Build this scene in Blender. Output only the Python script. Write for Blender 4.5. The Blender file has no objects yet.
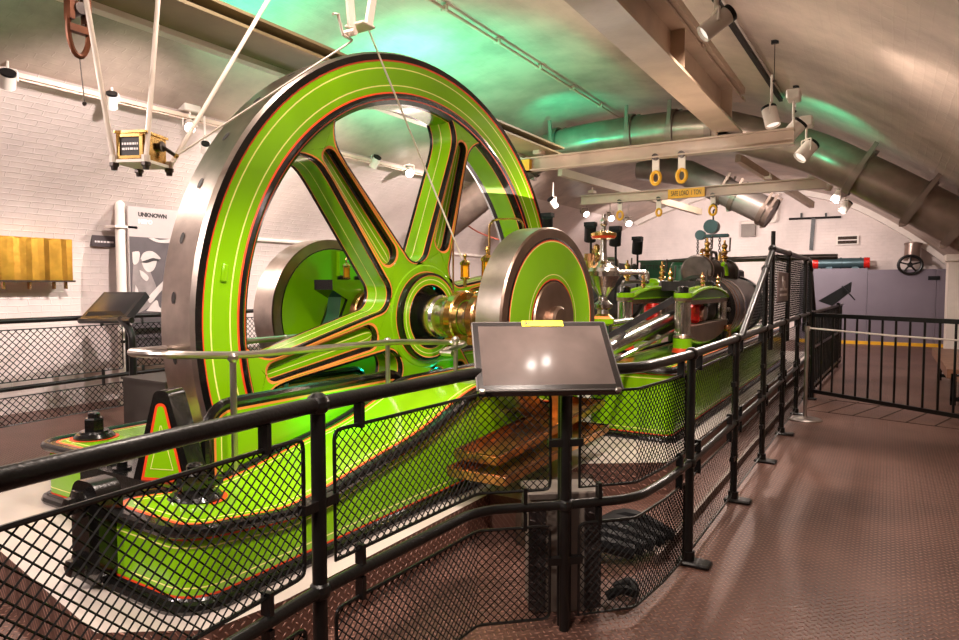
import bpy, math, random
from mathutils import Vector, Matrix
random.seed(7)
PI = math.pi
sc = bpy.context.scene
COL = sc.collection

# ---------------------------------------------------------------- camera frame
FPX, HCAM = 660.0, 1.45
YAW, PIT = math.radians(31.72), math.atan(34/660)
RT = Vector((math.cos(YAW), math.sin(YAW), 0))
FW = Vector((-math.sin(YAW)*math.cos(PIT), math.cos(YAW)*math.cos(PIT), -math.sin(PIT)))
UP = RT.cross(FW)
def at(ax, c, u, v):
    """world point on the plane ax=c that was measured at (u,v) in the survey of the photograph"""
    r = FW + RT*((u-479.5)/FPX) + UP*((320-v)/FPX)
    i = 'xyz'.index(ax); o = Vector((0, 0, HCAM))
    return o + r*((c-o[i])/r[i])

# ---------------------------------------------------------------- materials
MATS = {}
def nmat(name):
    m = bpy.data.materials.new(name); m.use_nodes = True
    MATS[name] = m
    nt = m.node_tree
    return m, nt, nt.nodes['Principled BSDF']
def lk(nt, a, b): nt.links.new(a, b)
def simple(name, col, rough=.5, metal=0, coat=0, var=.12, scale=6, bump=0, bscale=40, emit=None, estr=0, alpha=1, trans=0, spec=.5):
    m, nt, b = nmat(name)
    b.inputs['Specular IOR Level'].default_value = spec
    b.inputs['Roughness'].default_value = rough
    b.inputs['Metallic'].default_value = metal
    b.inputs['Coat Weight'].default_value = coat
    b.inputs['Coat Roughness'].default_value = .08
    b.inputs['Transmission Weight'].default_value = trans
    tc = nt.nodes.new('ShaderNodeTexCoord')
    n = nt.nodes.new('ShaderNodeTexNoise'); n.inputs['Scale'].default_value = scale; n.inputs['Detail'].default_value = 4
    lk(nt, tc.outputs['Object'], n.inputs['Vector'])
    r = nt.nodes.new('ShaderNodeValToRGB')
    c0 = [max(0, c*(1-var)) for c in col]; c1 = [min(1, c*(1+var)) for c in col]
    r.color_ramp.elements[0].color = (*c0, 1); r.color_ramp.elements[1].color = (*c1, 1)
    r.color_ramp.elements[0].position = .3; r.color_ramp.elements[1].position = .7
    lk(nt, n.outputs['Fac'], r.inputs['Fac']); lk(nt, r.outputs['Color'], b.inputs['Base Color'])
    if bump:
        n2 = nt.nodes.new('ShaderNodeTexNoise'); n2.inputs['Scale'].default_value = bscale; n2.inputs['Detail'].default_value = 3
        lk(nt, tc.outputs['Object'], n2.inputs['Vector'])
        bp = nt.nodes.new('ShaderNodeBump'); bp.inputs['Strength'].default_value = bump; bp.inputs['Distance'].default_value = .01
        lk(nt, n2.outputs['Fac'], bp.inputs['Height']); lk(nt, bp.outputs['Normal'], b.inputs['Normal'])
    if emit:
        b.inputs['Emission Color'].default_value = (*emit, 1); b.inputs['Emission Strength'].default_value = estr
    return m
LIME = simple('lime_enamel', (.205, .47, .003), .20, 0, .4, .06, 3)
DKGREEN = simple('dark_green_enamel', (.015, .10, .045), .3, 0, .4)
OLIVE = simple('olive_green_enamel', (.07, .16, .008), .3, 0, .4)
BLACK = simple('black_enamel', (.005, .0045, .0045), .2, 0, .3, .3, 8, .12, 60)
RED = simple('vermilion_line', (.75, .06, .012), .35)
ORANGE = simple('orange_line', (.80, .24, .05), .35)
CREAM = simple('cream_line', (.85, .80, .22), .4)
IRON = simple('black_railing_paint', (.005, .0045, .0045), .34, 0, .10, .3, 20, .15, 90, spec=.4)
WIRE = simple('black_wire', (.003, .0028, .0028), .6, 0, spec=.12)
STEEL = simple('polished_steel', (.55, .52, .50), .2, 1, 0, .1, 15)
RIMSTEEL = simple('turned_rim_steel', (.58, .50, .455), .30, 1, 0, .25, 5, .06, 120)
BRNSTEEL = simple('oiled_brown_steel', (.36, .255, .20), .34, 1, 0, .15, 8)
DKSTEEL = simple('blued_dark_steel', (.09, .075, .07), .32, .8, 0, .3, 10)
BRASS = simple('brass', (.72, .47, .16), .2, 1, 0, .15, 20)
COPPER = simple('copper', (.62, .33, .16), .24, 1, 0, .15, 12)
TRAY = simple('tarnished_copper_sheet', (.60, .30, .09), .30, .95, 0, .5, 9, .25, 14)
AMBER = simple('amber_oil', (.75, .33, .01), .1, 0, .6)
REDMET = simple('red_metal', (.65, .015, .01), .22, .3, .5, .4, 25)
WHITE = simple('white_paint', (.76, .68, .61), .45, 0, 0, .06)
CREAMPAINT = simple('cream_beam_paint', (.56, .43, .34), .42, 0, .1, .12, 4, .1, 40)
WHITEROD = simple('ivory_rod', (.70, .60, .52), .4)
OLIVESHADE = simple('olive_beam_shade', (.22, .17, .085), .5, 0, 0, .15, 4)
DUCT = simple('brown_duct_metal', (.30, .22, .185), .32, .65, 0, .2, 5, .06, 12)
STRAP = simple('duct_strap', (.24, .175, .15), .4, .5)
YELLOW = simple('yellow_paint', (.80, .42, .02), .4)
SIGNYEL = simple('yellow_label', (.90, .72, .02), .4, var=.03)
PURPLE = simple('lavender_grey_steel', (.175, .145, .18), .42, .15, 0, .06, 2)
TARPGREY = simple('worn_grey_cover', (.026, .024, .025), .55, .1, 0, .5, 7, .5, 9, spec=.25)
PLASTICBLK = simple('black_plastic', (.006, .006, .007), .45, spec=.25)
PLASTICGRY = simple('grey_metal_box', (.075, .065, .06), .45, .3)
PEDGREY = simple('taupe_pedestal', (.16, .13, .11), .5, .2)
SCREEN = simple('dark_glass', (.12, .093, .085), .11, .0, .8, .25, 4)
SCRBLK = simple('screen_border', (.02, .017, .017), .2, 0, .5)
GIRDER = simple('brown_girder_paint', (.36, .25, .175), .42, 0, .1, .15, 4, .1, 40)
GOLD = simple('hammered_brass_sheet', (.62, .33, .055), .30, 1, 0, .3, 5, .25, 9)
WOOD = simple('bench_wood', (.22, .10, .055), .45, 0, .1, .35, 12)
TEALMET = simple('blue_grey_hoist_paint', (.055, .10, .115), .35, .4)
CHAIN = simple('chain_steel', (.10, .09, .085), .4, .9)
STAINLESS = simple('brushed_stainless', (.50, .45, .42), .33, 1)
PAPER = simple('pale_panel', (.44, .375, .36), .6, var=.03)
PHOTO_D = simple('photo_dark', (.085, .068, .072), .6, var=.25, scale=3)
PHOTO_M = simple('photo_mid', (.22, .18, .175), .6, var=.25, scale=6)
PHOTO_L = simple('photo_light', (.52, .45, .43), .6, var=.15, scale=6)
INK = simple('dark_ink', (.03, .025, .025), .6)
PALEINK = simple('pale_ink', (.80, .74, .72), .6)
RUST = simple('rusty_red_iron', (.14, .045, .018), .45, .5, 0, .3, 12)
BULB = simple('lamp_glow', (1, .95, .9), .5, emit=(1, .9, .82), estr=30)
DIMBULB = simple('dim_lamp_glow', (.8, .75, .7), .5, emit=(1, .9, .82), estr=.8)
BEAMDARK = simple('timber_brown', (.045, .027, .018), .6, var=.4, scale=14, spec=.2)
PLINTHM = simple('pale_plinth_paint', (.50, .435, .395), .42, 0, .1, .08, 3, .08, 30)
KERB = simple('kerb_metal', (.20, .15, .125), .45, .4)
CABLE = simple('red_cable', (.35, .07, .04), .5)
LEDGREEN = simple('green_led_strip', (.0, .7, .4), .4, emit=(.0, 1, .42), estr=3.5)

def brick_mat(name, col, strength=.5, rot=False, mort=.02):
    m, nt, b = nmat(name)
    b.inputs['Roughness'].default_value = .5
    tc = nt.nodes.new('ShaderNodeTexCoord')
    mp = nt.nodes.new('ShaderNodeMapping')
    lk(nt, tc.outputs['UV'], mp.inputs['Vector'])
    br = nt.nodes.new('ShaderNodeTexBrick')
    br.inputs['Scale'].default_value = 1; br.inputs['Brick Width'].default_value = .23; br.inputs['Row Height'].default_value = .078
    br.inputs['Mortar Size'].default_value = .009; br.inputs['Mortar Smooth'].default_value = 1
    br.inputs['Color1'].default_value = (1, 1, 1, 1); br.inputs['Color2'].default_value = (.8, .8, .8, 1); br.inputs['Mortar'].default_value = (0, 0, 0, 1)
    nd = nt.nodes.new('ShaderNodeTexNoise'); nd.inputs['Scale'].default_value = 5; nd.inputs['Detail'].default_value = 3
    lk(nt, mp.outputs['Vector'], nd.inputs['Vector'])
    ad = nt.nodes.new('ShaderNodeVectorMath'); ad.operation = 'MULTIPLY_ADD'; ad.inputs[1].default_value = (.10, .03, 0)
    lk(nt, nd.outputs['Color'], ad.inputs[0]); lk(nt, mp.outputs['Vector'], ad.inputs[2])
    lk(nt, ad.outputs[0], br.inputs['Vector'])
    n = nt.nodes.new('ShaderNodeTexNoise'); n.inputs['Scale'].default_value = 9; n.inputs['Detail'].default_value = 6
    lk(nt, tc.outputs['Object'], n.inputs['Vector'])
    nb = nt.nodes.new('ShaderNodeTexNoise'); nb.inputs['Scale'].default_value = 1.1 if rot else .9; nb.inputs['Detail'].default_value = 9; nb.inputs['Roughness'].default_value = .62
    lk(nt, tc.outputs['Object'], nb.inputs['Vector'])
    r = nt.nodes.new('ShaderNodeValToRGB')
    r.color_ramp.elements[0].color = (*[c*(.62 if rot else .84) for c in col], 1); r.color_ramp.elements[1].color = (*[min(1, c*1.10) for c in col], 1)
    r.color_ramp.elements[0].position = .35; r.color_ramp.elements[1].position = .65
    lk(nt, nb.outputs['Fac'], r.inputs['Fac']); lk(nt, r.outputs['Color'], b.inputs['Base Color'])
    mx = nt.nodes.new('ShaderNodeMath'); mx.operation = 'MULTIPLY_ADD'
    lk(nt, n.outputs['Fac'], mx.inputs[0]); mx.inputs[1].default_value = .9; lk(nt, br.outputs['Color'], mx.inputs[2])
    bp = nt.nodes.new('ShaderNodeBump'); bp.inputs['Strength'].default_value = strength; bp.inputs['Distance'].default_value = .012
    lk(nt, mx.outputs[0], bp.inputs['Height']); lk(nt, bp.outputs['Normal'], b.inputs['Normal'])
    return m
BRICK = brick_mat('whitewashed_brick', (.70, .60, .56), .40)
VAULTM = brick_mat('painted_vault', (.50, .39, .325), .16, True)

def tread_mat(name, c0, c1, s=.030, rough=.42):
    m, nt, b = nmat(name)
    b.inputs['Roughness'].default_value = rough; b.inputs['Metallic'].default_value = .35
    tc = nt.nodes.new('ShaderNodeTexCoord')
    mp = nt.nodes.new('ShaderNodeMapping'); mp.inputs['Scale'].default_value = (1/s, 1/s, 1/s); mp.inputs['Rotation'].default_value = (0, 0, PI/4)
    s0_ = nt.nodes.new('ShaderNodeSeparateXYZ'); lk(nt, tc.outputs['Object'], s0_.inputs[0])
    a0_ = nt.nodes.new('ShaderNodeMath'); lk(nt, s0_.outputs[0], a0_.inputs[0]); lk(nt, s0_.outputs[2], a0_.inputs[1])
    c0_ = nt.nodes.new('ShaderNodeCombineXYZ'); lk(nt, a0_.outputs[0], c0_.inputs[0]); lk(nt, s0_.outputs[1], c0_.inputs[1])
    lk(nt, c0_.outputs[0], mp.inputs['Vector'])
    sp = nt.nodes.new('ShaderNodeSeparateXYZ'); lk(nt, mp.outputs['Vector'], sp.inputs[0])
    def M(op, a, bb=None):
        x = nt.nodes.new('ShaderNodeMath'); x.operation = op
        for i, q in enumerate((a, bb)):
            if q is None: continue
            if isinstance(q, (int, float)): x.inputs[i].default_value = q
            else: lk(nt, q, x.inputs[i])
        return x.outputs[0]
    fx, fy = M('FLOOR', sp.outputs[0]), M('FLOOR', sp.outputs[1])
    par = M('ABSOLUTE', M('MODULO', M('ADD', fx, fy), 2))
    ax = M('ABSOLUTE', M('SUBTRACT', M('FRACT', sp.outputs[0]), .5)); ay = M('ABSOLUTE', M('SUBTRACT', M('FRACT', sp.outputs[1]), .5))
    def dash(p, q):
        e = M('ADD', M('POWER', M('DIVIDE', p, .46), 2), M('POWER', M('DIVIDE', q, .17), 2))
        return M('SUBTRACT', 1, M('MINIMUM', e, 1))
    d1, d2 = dash(ax, ay), dash(ay, ax)
    h = M('ADD', M('MULTIPLY', d1, par), M('MULTIPLY', d2, M('SUBTRACT', 1, par)))
    n = nt.nodes.new('ShaderNodeTexNoise'); n.inputs['Scale'].default_value = 1.7; n.inputs['Detail'].default_value = 8
    lk(nt, tc.outputs['Object'], n.inputs['Vector'])
    r = nt.nodes.new('ShaderNodeValToRGB'); r.color_ramp.elements[0].color = (*c0, 1); r.color_ramp.elements[1].color = (*c1, 1)
    r.color_ramp.elements[0].position = .3; r.color_ramp.elements[1].position = .72
    lk(nt, n.outputs['Fac'], r.inputs['Fac'])
    mix = nt.nodes.new('ShaderNodeMixRGB'); mix.blend_type = 'MIX'
    lk(nt, M('MULTIPLY', h, .9), mix.inputs['Fac']); lk(nt, r.outputs['Color'], mix.inputs[1]); mix.inputs[2].default_value = (c1[0]*2.5, c1[1]*2.45, c1[2]*2.4, 1)
    lk(nt, mix.outputs[0], b.inputs['Base Color'])
    bp = nt.nodes.new('ShaderNodeBump'); bp.inputs['Strength'].default_value = 1; bp.inputs['Distance'].default_value = .006
    lk(nt, h, bp.inputs['Height']); lk(nt, bp.outputs['Normal'], b.inputs['Normal'])
    return m
TREAD = tread_mat('rusty_tread_plate', (.085, .041, .031), (.178, .092, .070))
TREADDK = tread_mat('dark_tread_plate', (.028, .022, .022), (.05, .04, .038), .028)

# ---------------------------------------------------------------- mesh builder
def frame_for(d):
    d = Vector(d).normalized()
    a = Vector((0, 0, 1)) if abs(d.z) < .9 else Vector((1, 0, 0))
    u = d.cross(a).normalized(); v = d.cross(u).normalized()
    return u, v
class MB:
    def __init__(s): s.v = []; s.f = []; s.m = []; s.uv = None; s.mats = []
    def mi(s, mat):
        if mat not in s.mats: s.mats.append(mat)
        return s.mats.index(mat)
    def add(s, verts, faces, mat):
        o = len(s.v); k = s.mi(mat)
        s.v += [Vector(p) for p in verts]
        for f in faces: s.f.append(tuple(i+o for i in f)); s.m.append(k)
        return s
    def box(s, lo, hi, mat):
        x0, y0, z0 = lo; x1, y1, z1 = hi
        v = [(x0,y0,z0),(x1,y0,z0),(x1,y1,z0),(x0,y1,z0),(x0,y0,z1),(x1,y0,z1),(x1,y1,z1),(x0,y1,z1)]
        return s.add(v, [(3,2,1,0),(4,5,6,7),(0,1,5,4),(1,2,6,5),(2,3,7,6),(3,0,4,7)], mat)
    def cbox(s, c, size, mat, rot=None, ch=0):
        """centred box with optional chamfered vertical edges and rotation matrix"""
        hx, hy, hz = [q/2 for q in size]; c = Vector(c)
        if ch:
            ring = [(hx-ch,-hy),(hx,-hy+ch),(hx,hy-ch),(hx-ch,hy),(-hx+ch,hy),(-hx,hy-ch),(-hx,-hy+ch),(-hx+ch,-hy)]
            lv = [(-hz, ch), (-hz+ch, 0), (hz-ch, 0), (hz, ch)]
            v = []
            for z, i in lv:
                for x, y in ring:
                    kx = (hx-i)/hx if hx else 1; ky = (hy-i)/hy if hy else 1
                    v.append(Vector((x*kx, y*ky, z)))
            n = 8; f = []
            for a in range(3):
                for i in range(n): f.append((a*n+i, a*n+(i+1) % n, (a+1)*n+(i+1) % n, (a+1)*n+i))
            f.append(tuple(range(n-1, -1, -1))); f.append(tuple(range(3*n, 4*n)))
        else:
            v = [Vector((x*hx, y*hy, z*hz)) for z in (-1, 1) for x, y in ((-1,-1),(1,-1),(1,1),(-1,1))]
            f = [(3,2,1,0),(4,5,6,7),(0,1,5,4),(1,2,6,5),(2,3,7,6),(3,0,4,7)]
        if rot is not None: v = [rot @ p for p in v]
        return s.add([p+c for p in v], f, mat)
    def beam(s, p0, p1, w, h, mat, up=(0, 0, 1)):
        """bar of rectangular section from p0 to p1"""
        p0, p1 = Vector(p0), Vector(p1); d = (p1-p0).normalized(); up = Vector(up)
        sd = d.cross(up).normalized(); u = sd.cross(d).normalized()
        v = []
        for p in (p0, p1):
            for a, b in ((-1,-1),(1,-1),(1,1),(-1,1)): v.append(p+sd*a*w/2+u*b*h/2)
        return s.add(v, [(0,1,2,3),(7,6,5,4),(0,4,5,1),(1,5,6,2),(2,6,7,3),(3,7,4,0)], mat)
    def tube(s, pts, r, mat, n=8, closed=False, caps=True):
        pts = [Vector(p) for p in pts]; L = len(pts)
        rr = r if isinstance(r, (list, tuple)) else [r]*L
        v = []; u = None
        for i, p in enumerate(pts):
            a = pts[i-1] if (i > 0 or closed) else pts[i]
            b = pts[(i+1) % L] if (i < L-1 or closed) else pts[i]
            d = (b-a).normalized()
            if u is None: u, w = frame_for(d)
            else:
                u = (u-d*u.dot(d))
                if u.length < 1e-6: u, _ = frame_for(d)
                u.normalize()
            w = d.cross(u)
            for k in range(n):
                t = 2*PI*k/n; v.append(p+(u*math.cos(t)+w*math.sin(t))*rr[i])
        f = []
        for i in range(L if closed else L-1):
            j = (i+1) % L
            for k in range(n): f.append((i*n+k, i*n+(k+1) % n, j*n+(k+1) % n, j*n+k))
        if caps and not closed: f.append(tuple(range(n-1, -1, -1))); f.append(tuple((L-1)*n+k for k in range(n)))
        return s.add(v, f, mat)
    def lathe(s, prof, o, ax, mat, n=32, a0=0, a1=2*PI, ref=None):
        """prof = [(radius, height along ax, material of the band that follows)]"""
        o = Vector(o); ax = Vector(ax).normalized()
        if ref is None: u, w = frame_for(ax)
        else: u = Vector(ref); w = ax.cross(u)
        full = abs(a1-a0-2*PI) < 1e-6
        cnt = n if full else n+1
        for i in range(len(prof)-1):
            r0, h0 = prof[i][:2]; r1, h1 = prof[i+1][:2]
            mt = prof[i][2] if len(prof[i]) > 2 else mat
            v = []; f = []
            for (r, h) in ((r0, h0), (r1, h1)):
                for k in range(cnt):
                    t = a0+(a1-a0)*k/n; v.append(o+ax*h+(u*math.cos(t)+w*math.sin(t))*r)
            for k in range(n):
                j = (k+1) % cnt
                if r0 < 1e-6: f.append((k, cnt+j, cnt+k))
                elif r1 < 1e-6: f.append((k, j, cnt+k))
                else: f.append((k, j, cnt+j, cnt+k))
            s.add(v, f, mt)
        return s
    def cyl(s, p0, p1, r, mat, n=16, r1=None):
        p0, p1 = Vector(p0), Vector(p1); h = (p1-p0).length
        r1 = r if r1 is None else r1
        return s.lathe([(0, 0), (r, 0), (r1, h), (0, h)], p0, p1-p0, mat, n)
    def ball(s, c, r, mat, n=12, sq=1):
        m = max(4, n//2)
        return s.lathe([(r*math.sin(PI*i/m), -r*math.cos(PI*i/m)*sq) for i in range(m+1)], c, (0, 0, 1), mat, n)
    def prism(s, poly, fn, d0, d1, mat, side=None):
        """polygon (a,b) extruded from depth d0 to d1; fn(a,b,d) gives the point"""
        n = len(poly)
        v = [fn(a, b, d0) for a, b in poly]+[fn(a, b, d1) for a, b in poly]
        s.add(v, [tuple(range(n-1, -1, -1)), tuple(range(n, 2*n))], mat)
        return s.add(v, [(i, (i+1) % n, n+(i+1) % n, n+i) for i in range(n)], side or mat)
    def inset(s, poly, fn, bands, d=0):
        """painted panel: rings of paint inwards from the outline. bands=[(inset, material)], last material fills"""
        n = len(poly)
        area = sum(poly[i][0]*poly[(i+1) % n][1]-poly[(i+1) % n][0]*poly[i][1] for i in range(n))
        sg = 1 if area > 0 else -1
        def off(k):
            out = []
            for i in range(n):
                a = Vector(poly[i-1]); b = Vector(poly[i]); c = Vector(poly[(i+1) % n])
                n1 = Vector((-(b-a).y, (b-a).x)); n2 = Vector((-(c-b).y, (c-b).x))
                if n1.length < 1e-9: n1 = n2
                if n2.length < 1e-9: n2 = n1
                n1.normalize(); n2.normalize(); q = n1+n2
                L = max(.35, q.length_squared/2)
                out.append(b+q*(sg*k/L))
            return out
        prev = poly; 
        for i, (k, mt) in enumerate(bands):
            cur = off(k) if k else poly
            if i > 0:
                v = [fn(p[0], p[1], d) for p in prev]+[fn(p[0], p[1], d) for p in cur]
                s.add(v, [(q, (q+1) % n, n+(q+1) % n, n+q) for q in range(n)], bands[i-1][1])
            prev = cur
        return s.add([fn(p[0], p[1], d) for p in prev], [tuple(range(n))], bands[-1][1])
    def build(s, name, parent=None, ang=35, kind=None):
        me = bpy.data.meshes.new(name)
        off = parent.matrix_world.translation.copy() if parent is not None else Vector()
        if parent is not None: off = WLOC[parent.name]
        me.from_pydata([tuple(p-off) for p in s.v], [], s.f)
        for mt in s.mats: me.materials.append(mt)
        me.polygons.foreach_set('material_index', s.m)
        me.polygons.foreach_set('use_smooth', [True]*len(s.f))
        me.update()
        try: me.set_sharp_from_angle(angle=math.radians(ang))
        except Exception: pass
        ob = bpy.data.objects.new(name, me); COL.objects.link(ob)
        WLOC[ob.name] = off if parent is not None else Vector()
        if parent is not None: ob.parent = parent
        if kind: ob['kind'] = kind
        return ob
WLOC = {}
def thing(name, loc, label, cat, group=None):
    o = bpy.data.objects.new(name, None); COL.objects.link(o); o.location = loc; o.empty_display_size = .1
    WLOC[o.name] = Vector(loc)
    o['label'] = label; o['category'] = cat
    if group: o['group'] = group
    return o
def tag(o, label, cat, group=None):
    o['label'] = label; o['category'] = cat
    if group: o['group'] = group
    return o
def copy_tree(o, loc, label, parent=None):
    c = o.copy(); COL.objects.link(c)
    if parent is None:
        c.location = loc; c['label'] = label
    else: c.parent = parent
    for ch in list(o.children): copy_tree(ch, None, None, c)
    return c
def text_mesh(name, txt, size, mat, loc, rot, parent=None, align='CENTER', ext=.001, width=1.0, off=0):
    cu = bpy.data.curves.new(name, 'FONT'); cu.body = txt; cu.size = size; cu.align_x = align; cu.align_y = 'CENTER'; cu.extrude = ext; cu.offset = off
    ob = bpy.data.objects.new(name, cu); COL.objects.link(ob)
    dg = bpy.context.evaluated_depsgraph_get()
    me = bpy.data.meshes.new_from_object(ob.evaluated_get(dg))
    bpy.data.objects.remove(ob)
    M4 = Matrix.Translation(Vector(loc)) @ rot.to_4x4() @ Matrix.Diagonal((width, 1, 1, 1))
    if parent is not None: M4 = Matrix.Translation(-WLOC[parent.name]) @ M4
    me.transform(M4); me.materials.clear(); me.materials.append(mat)
    o = bpy.data.objects.new(name, me); COL.objects.link(o)
    if parent is not None: o.parent = parent
    WLOC[o.name] = WLOC[parent.name] if parent is not None else Vector()
    return o
def strokes(parent, c, xa, ya, w, h, rows, mat=None):
    """rows of small pale marks standing for print too small to read in the photograph"""
    xa = Vector(xa).normalized(); ya = Vector(ya).normalized(); c = Vector(c); m = MB(); rnd = random.Random(3)
    for r in range(rows):
        y = h*(.5-(r+.5)/rows); x = -w/2
        while x < w/2:
            L = min(w*(.06+.14*rnd.random()), w/2-x); hh = h/rows*.22
            m.add([c+xa*x+ya*(y-hh), c+xa*(x+L)+ya*(y-hh), c+xa*(x+L)+ya*(y+hh), c+xa*x+ya*(y+hh)], [(0,1,2,3)], mat or PALEINK); x += L+w*.04
    return m.build('lettering', parent)
def axes(xa, ya):
    xa = Vector(xa).normalized(); ya = Vector(ya); ya = (ya-xa*ya.dot(xa)).normalized(); za = xa.cross(ya)
    return Matrix((xa, ya, za)).transposed()
def arc(cx, cy, r, a0, a1, n):
    return [(cx+r*math.cos(a0+(a1-a0)*i/n), cy+r*math.sin(a0+(a1-a0)*i/n)) for i in range(n+1)]
def rrect(x0, y0, x1, y1, r, n=5):
    return arc(x1-r, y0+r, r, -PI/2, 0, n)+arc(x1-r, y1-r, r, 0, PI/2, n)+arc(x0+r, y1-r, r, PI/2, PI, n)+arc(x0+r, y0+r, r, PI, 1.5*PI, n)
def smooth_path(pts, n=6):
    """Catmull-Rom through the points"""
    P = [Vector(p) for p in pts]; out = []
    for i in range(len(P)-1):
        a = P[max(i-1, 0)]; b = P[i]; c = P[i+1]; d = P[min(i+2, len(P)-1)]
        for k in range(n):
            t = k/n
            out.append(.5*((2*b)+(c-a)*t+(2*a-5*b+4*c-d)*t*t+(3*b-a-3*c+d)*t**3))
    out.append(P[-1]); return out
def fillet(pts, r, n=5):
    """polyline with rounded corners"""
    P = [Vector(p) for p in pts]; out = [P[0]]
    for i in range(1, len(P)-1):
        a, b, c = P[i-1], P[i], P[i+1]
        k = min(r, (a-b).length*.45, (c-b).length*.45)
        p0 = b+(a-b).normalized()*k; p1 = b+(c-b).normalized()*k
        for j in range(n+1):
            t = j/n; out.append(p0*(1-t)**2+b*2*t*(1-t)+p1*t*t)
    out.append(P[-1]); return out
def vz(x):
    for i in range(i_r, i_l):
        a, b = prof[i], prof[i+1]
        if b.x <= x <= a.x: return a.y+(b.y-a.y)*(x-a.x)/(b.x-a.x)
    return 0
def at_vault(u, v, gap=0):
    """point where the sight line measured at (u,v) meets the vault"""
    r = FW+RT*((u-479.5)/FPX)+UP*((320-v)/FPX); t = .5
    while t < 40:
        p = Vector((0,0,HCAM))+r*t
        if p.z > vz(p.x)-gap: return p
        t += .01
    return p
XYZ = lambda a, b, d: Vector((a, b, d))

# ================================================================ SETTING
Y0, Y1 = -3.0, 19.6
prof = smooth_path([(1.6,0,0),(1.6,1.70,0),(1.25,2.05,0),(.35,2.82,0),(-.82,3.58,0),(-2.0,3.98,0),(-3.3,4.14,0),(-4.5,4.06,0),(-5.6,3.74,0),(-6.56,3.35,0),(-7.5,2.80,0),(-8.15,2.25,0),(-8.4,1.6,0),(-8.4,0,0)], 6)
def strip_sheet(name, pts, mat, y0, y1, ny=24):
    me = bpy.data.meshes.new(name)
    v = []; f = []; uv = []
    L = [0]
    for i in range(1, len(pts)): L.append(L[-1]+(pts[i]-pts[i-1]).length)
    for i, p in enumerate(pts):
        for k in range(ny+1): v.append((p.x, y0+(y1-y0)*k/ny, p.y))
    m = ny+1
    for i in range(len(pts)-1):
        for k in range(ny): f.append((i*m+k, i*m+k+1, (i+1)*m+k+1, (i+1)*m+k))
    me.from_pydata(v, [], f); me.materials.append(mat)
    ul = me.uv_layers.new(name='UVMap')
    for lp in me.loops:
        vi = lp.vertex_index; ul.data[lp.index].uv = (v[vi][1], L[vi//m])
    me.polygons.foreach_set('use_smooth', [True]*len(f)); me.update()
    o = bpy.data.objects.new(name, me); COL.objects.link(o); o['kind'] = 'structure'
    return o
i_r = 6; i_l = 54
strip_sheet('ceiling', prof[i_r:i_l+1], VAULTM, Y0, Y1)
strip_sheet('wall_right', prof[0:i_r+1], VAULTM, Y0, Y1)
strip_sheet('wall_left', prof[i_l:], BRICK, Y0, Y1)
def flat(name, v, f, uvfn, mat):
    me = bpy.data.meshes.new(name); me.from_pydata(v, [], f); me.materials.append(mat)
    ul = me.uv_layers.new(name='UVMap')
    for lp in me.loops: ul.data[lp.index].uv = uvfn(v[lp.vertex_index])
    o = bpy.data.objects.new(name, me); COL.objects.link(o); o['kind'] = 'structure'
    return o
flat('floor', [(-8.4,Y0,0),(1.6,Y0,0),(1.6,Y1,0),(-8.4,Y1,0)], [(0,1,2,3)], lambda p: (p[0], p[1]), TREAD)
for nm, yy in (('wall_back', Y1), ('wall_front', Y0)):
    v = [(p.x, yy, p.y) for p in prof]
    f = tuple(range(len(v)))
    flat(nm, v, [f if yy < 0 else f[::-1]], lambda p: (p[0], p[2]), BRICK)
# engine plinth: pale painted slab, stepping out towards the walkway beside the cylinder
pl = MB()
def slab(mb, poly, z0, z1, top, side):
    n = len(poly)
    a = [Vector((x, y, z0)) for x, y in poly]; b = [Vector((x, y, z1)) for x, y in poly]
    mb.add(a+b, [tuple(range(n, 2*n))], top); mb.add(a+b, [(i, (i+1) % n, n+(i+1) % n, n+i) for i in range(n)], side)
slab(pl, [(-4.6,1.45),(-3.45,1.38),(-2.35,1.22),(-2.02,1.45),(-1.97,1.75),(-1.97,3.3),(-1.76,3.3),(-1.76,4.2),(-1.27,4.55),(-1.16,13.6),(-4.9,13.6),(-4.9,1.9)], 0, .225, PLINTHM, TREAD)
o = pl.build('trim_1', kind='structure')
tm = MB()
for side in ((-1.0, -.99),):
    tm.box((-1.0,3.35,0),(-.975,14,.055), KERB)
tm.build('trim_2', kind='structure')
# right hand pilaster and the white arch rib on the back wall
pb = MB(); pb.box((.92,14.6,0),(1.6,15.2,1.95), WHITE); pb.box((.88,14.55,1.9),(1.6,15.25,2.02), WHITE)
pb.build('trim_3', kind='structure')
rib = MB()
pp = [p for p in prof[i_r:i_l+1]]
for i in range(len(pp)-1):
    a, b = pp[i], pp[i+1]
    c = Vector((-3.3, 0.6, 0))
    def inn(p): 
        d = (c-p).normalized(); return p+d*.14
    ai, bi = inn(a), inn(b)
    v = [Vector((q.x, y, q.y)) for y in (Y1-.25, Y1) for q in (a, b, bi, ai)]
    rib.add(v, [(0,1,2,3),(0,3,7,4),(3,2,6,7)], WHITE)
rib.build('trim_4', kind='structure')
# floor hatch seams near the gate
sm = MB()
g0, g1 = Vector((-.8,8.55,.002)), Vector((1.2,8.05,.002))
for i in range(9):
    t = i/8; a = g0.lerp(g1, t); sm.beam(a, a+Vector((.28,.95,0)), .014, .004, BEAMDARK)
sm.beam(g0, g1, .014, .004, BEAMDARK); sm.beam(g0+Vector((.2,.9,0)), g1+Vector((.2,.9,0)), .014, .004, BEAMDARK)
sm.build('trim_5', kind='structure')

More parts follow.
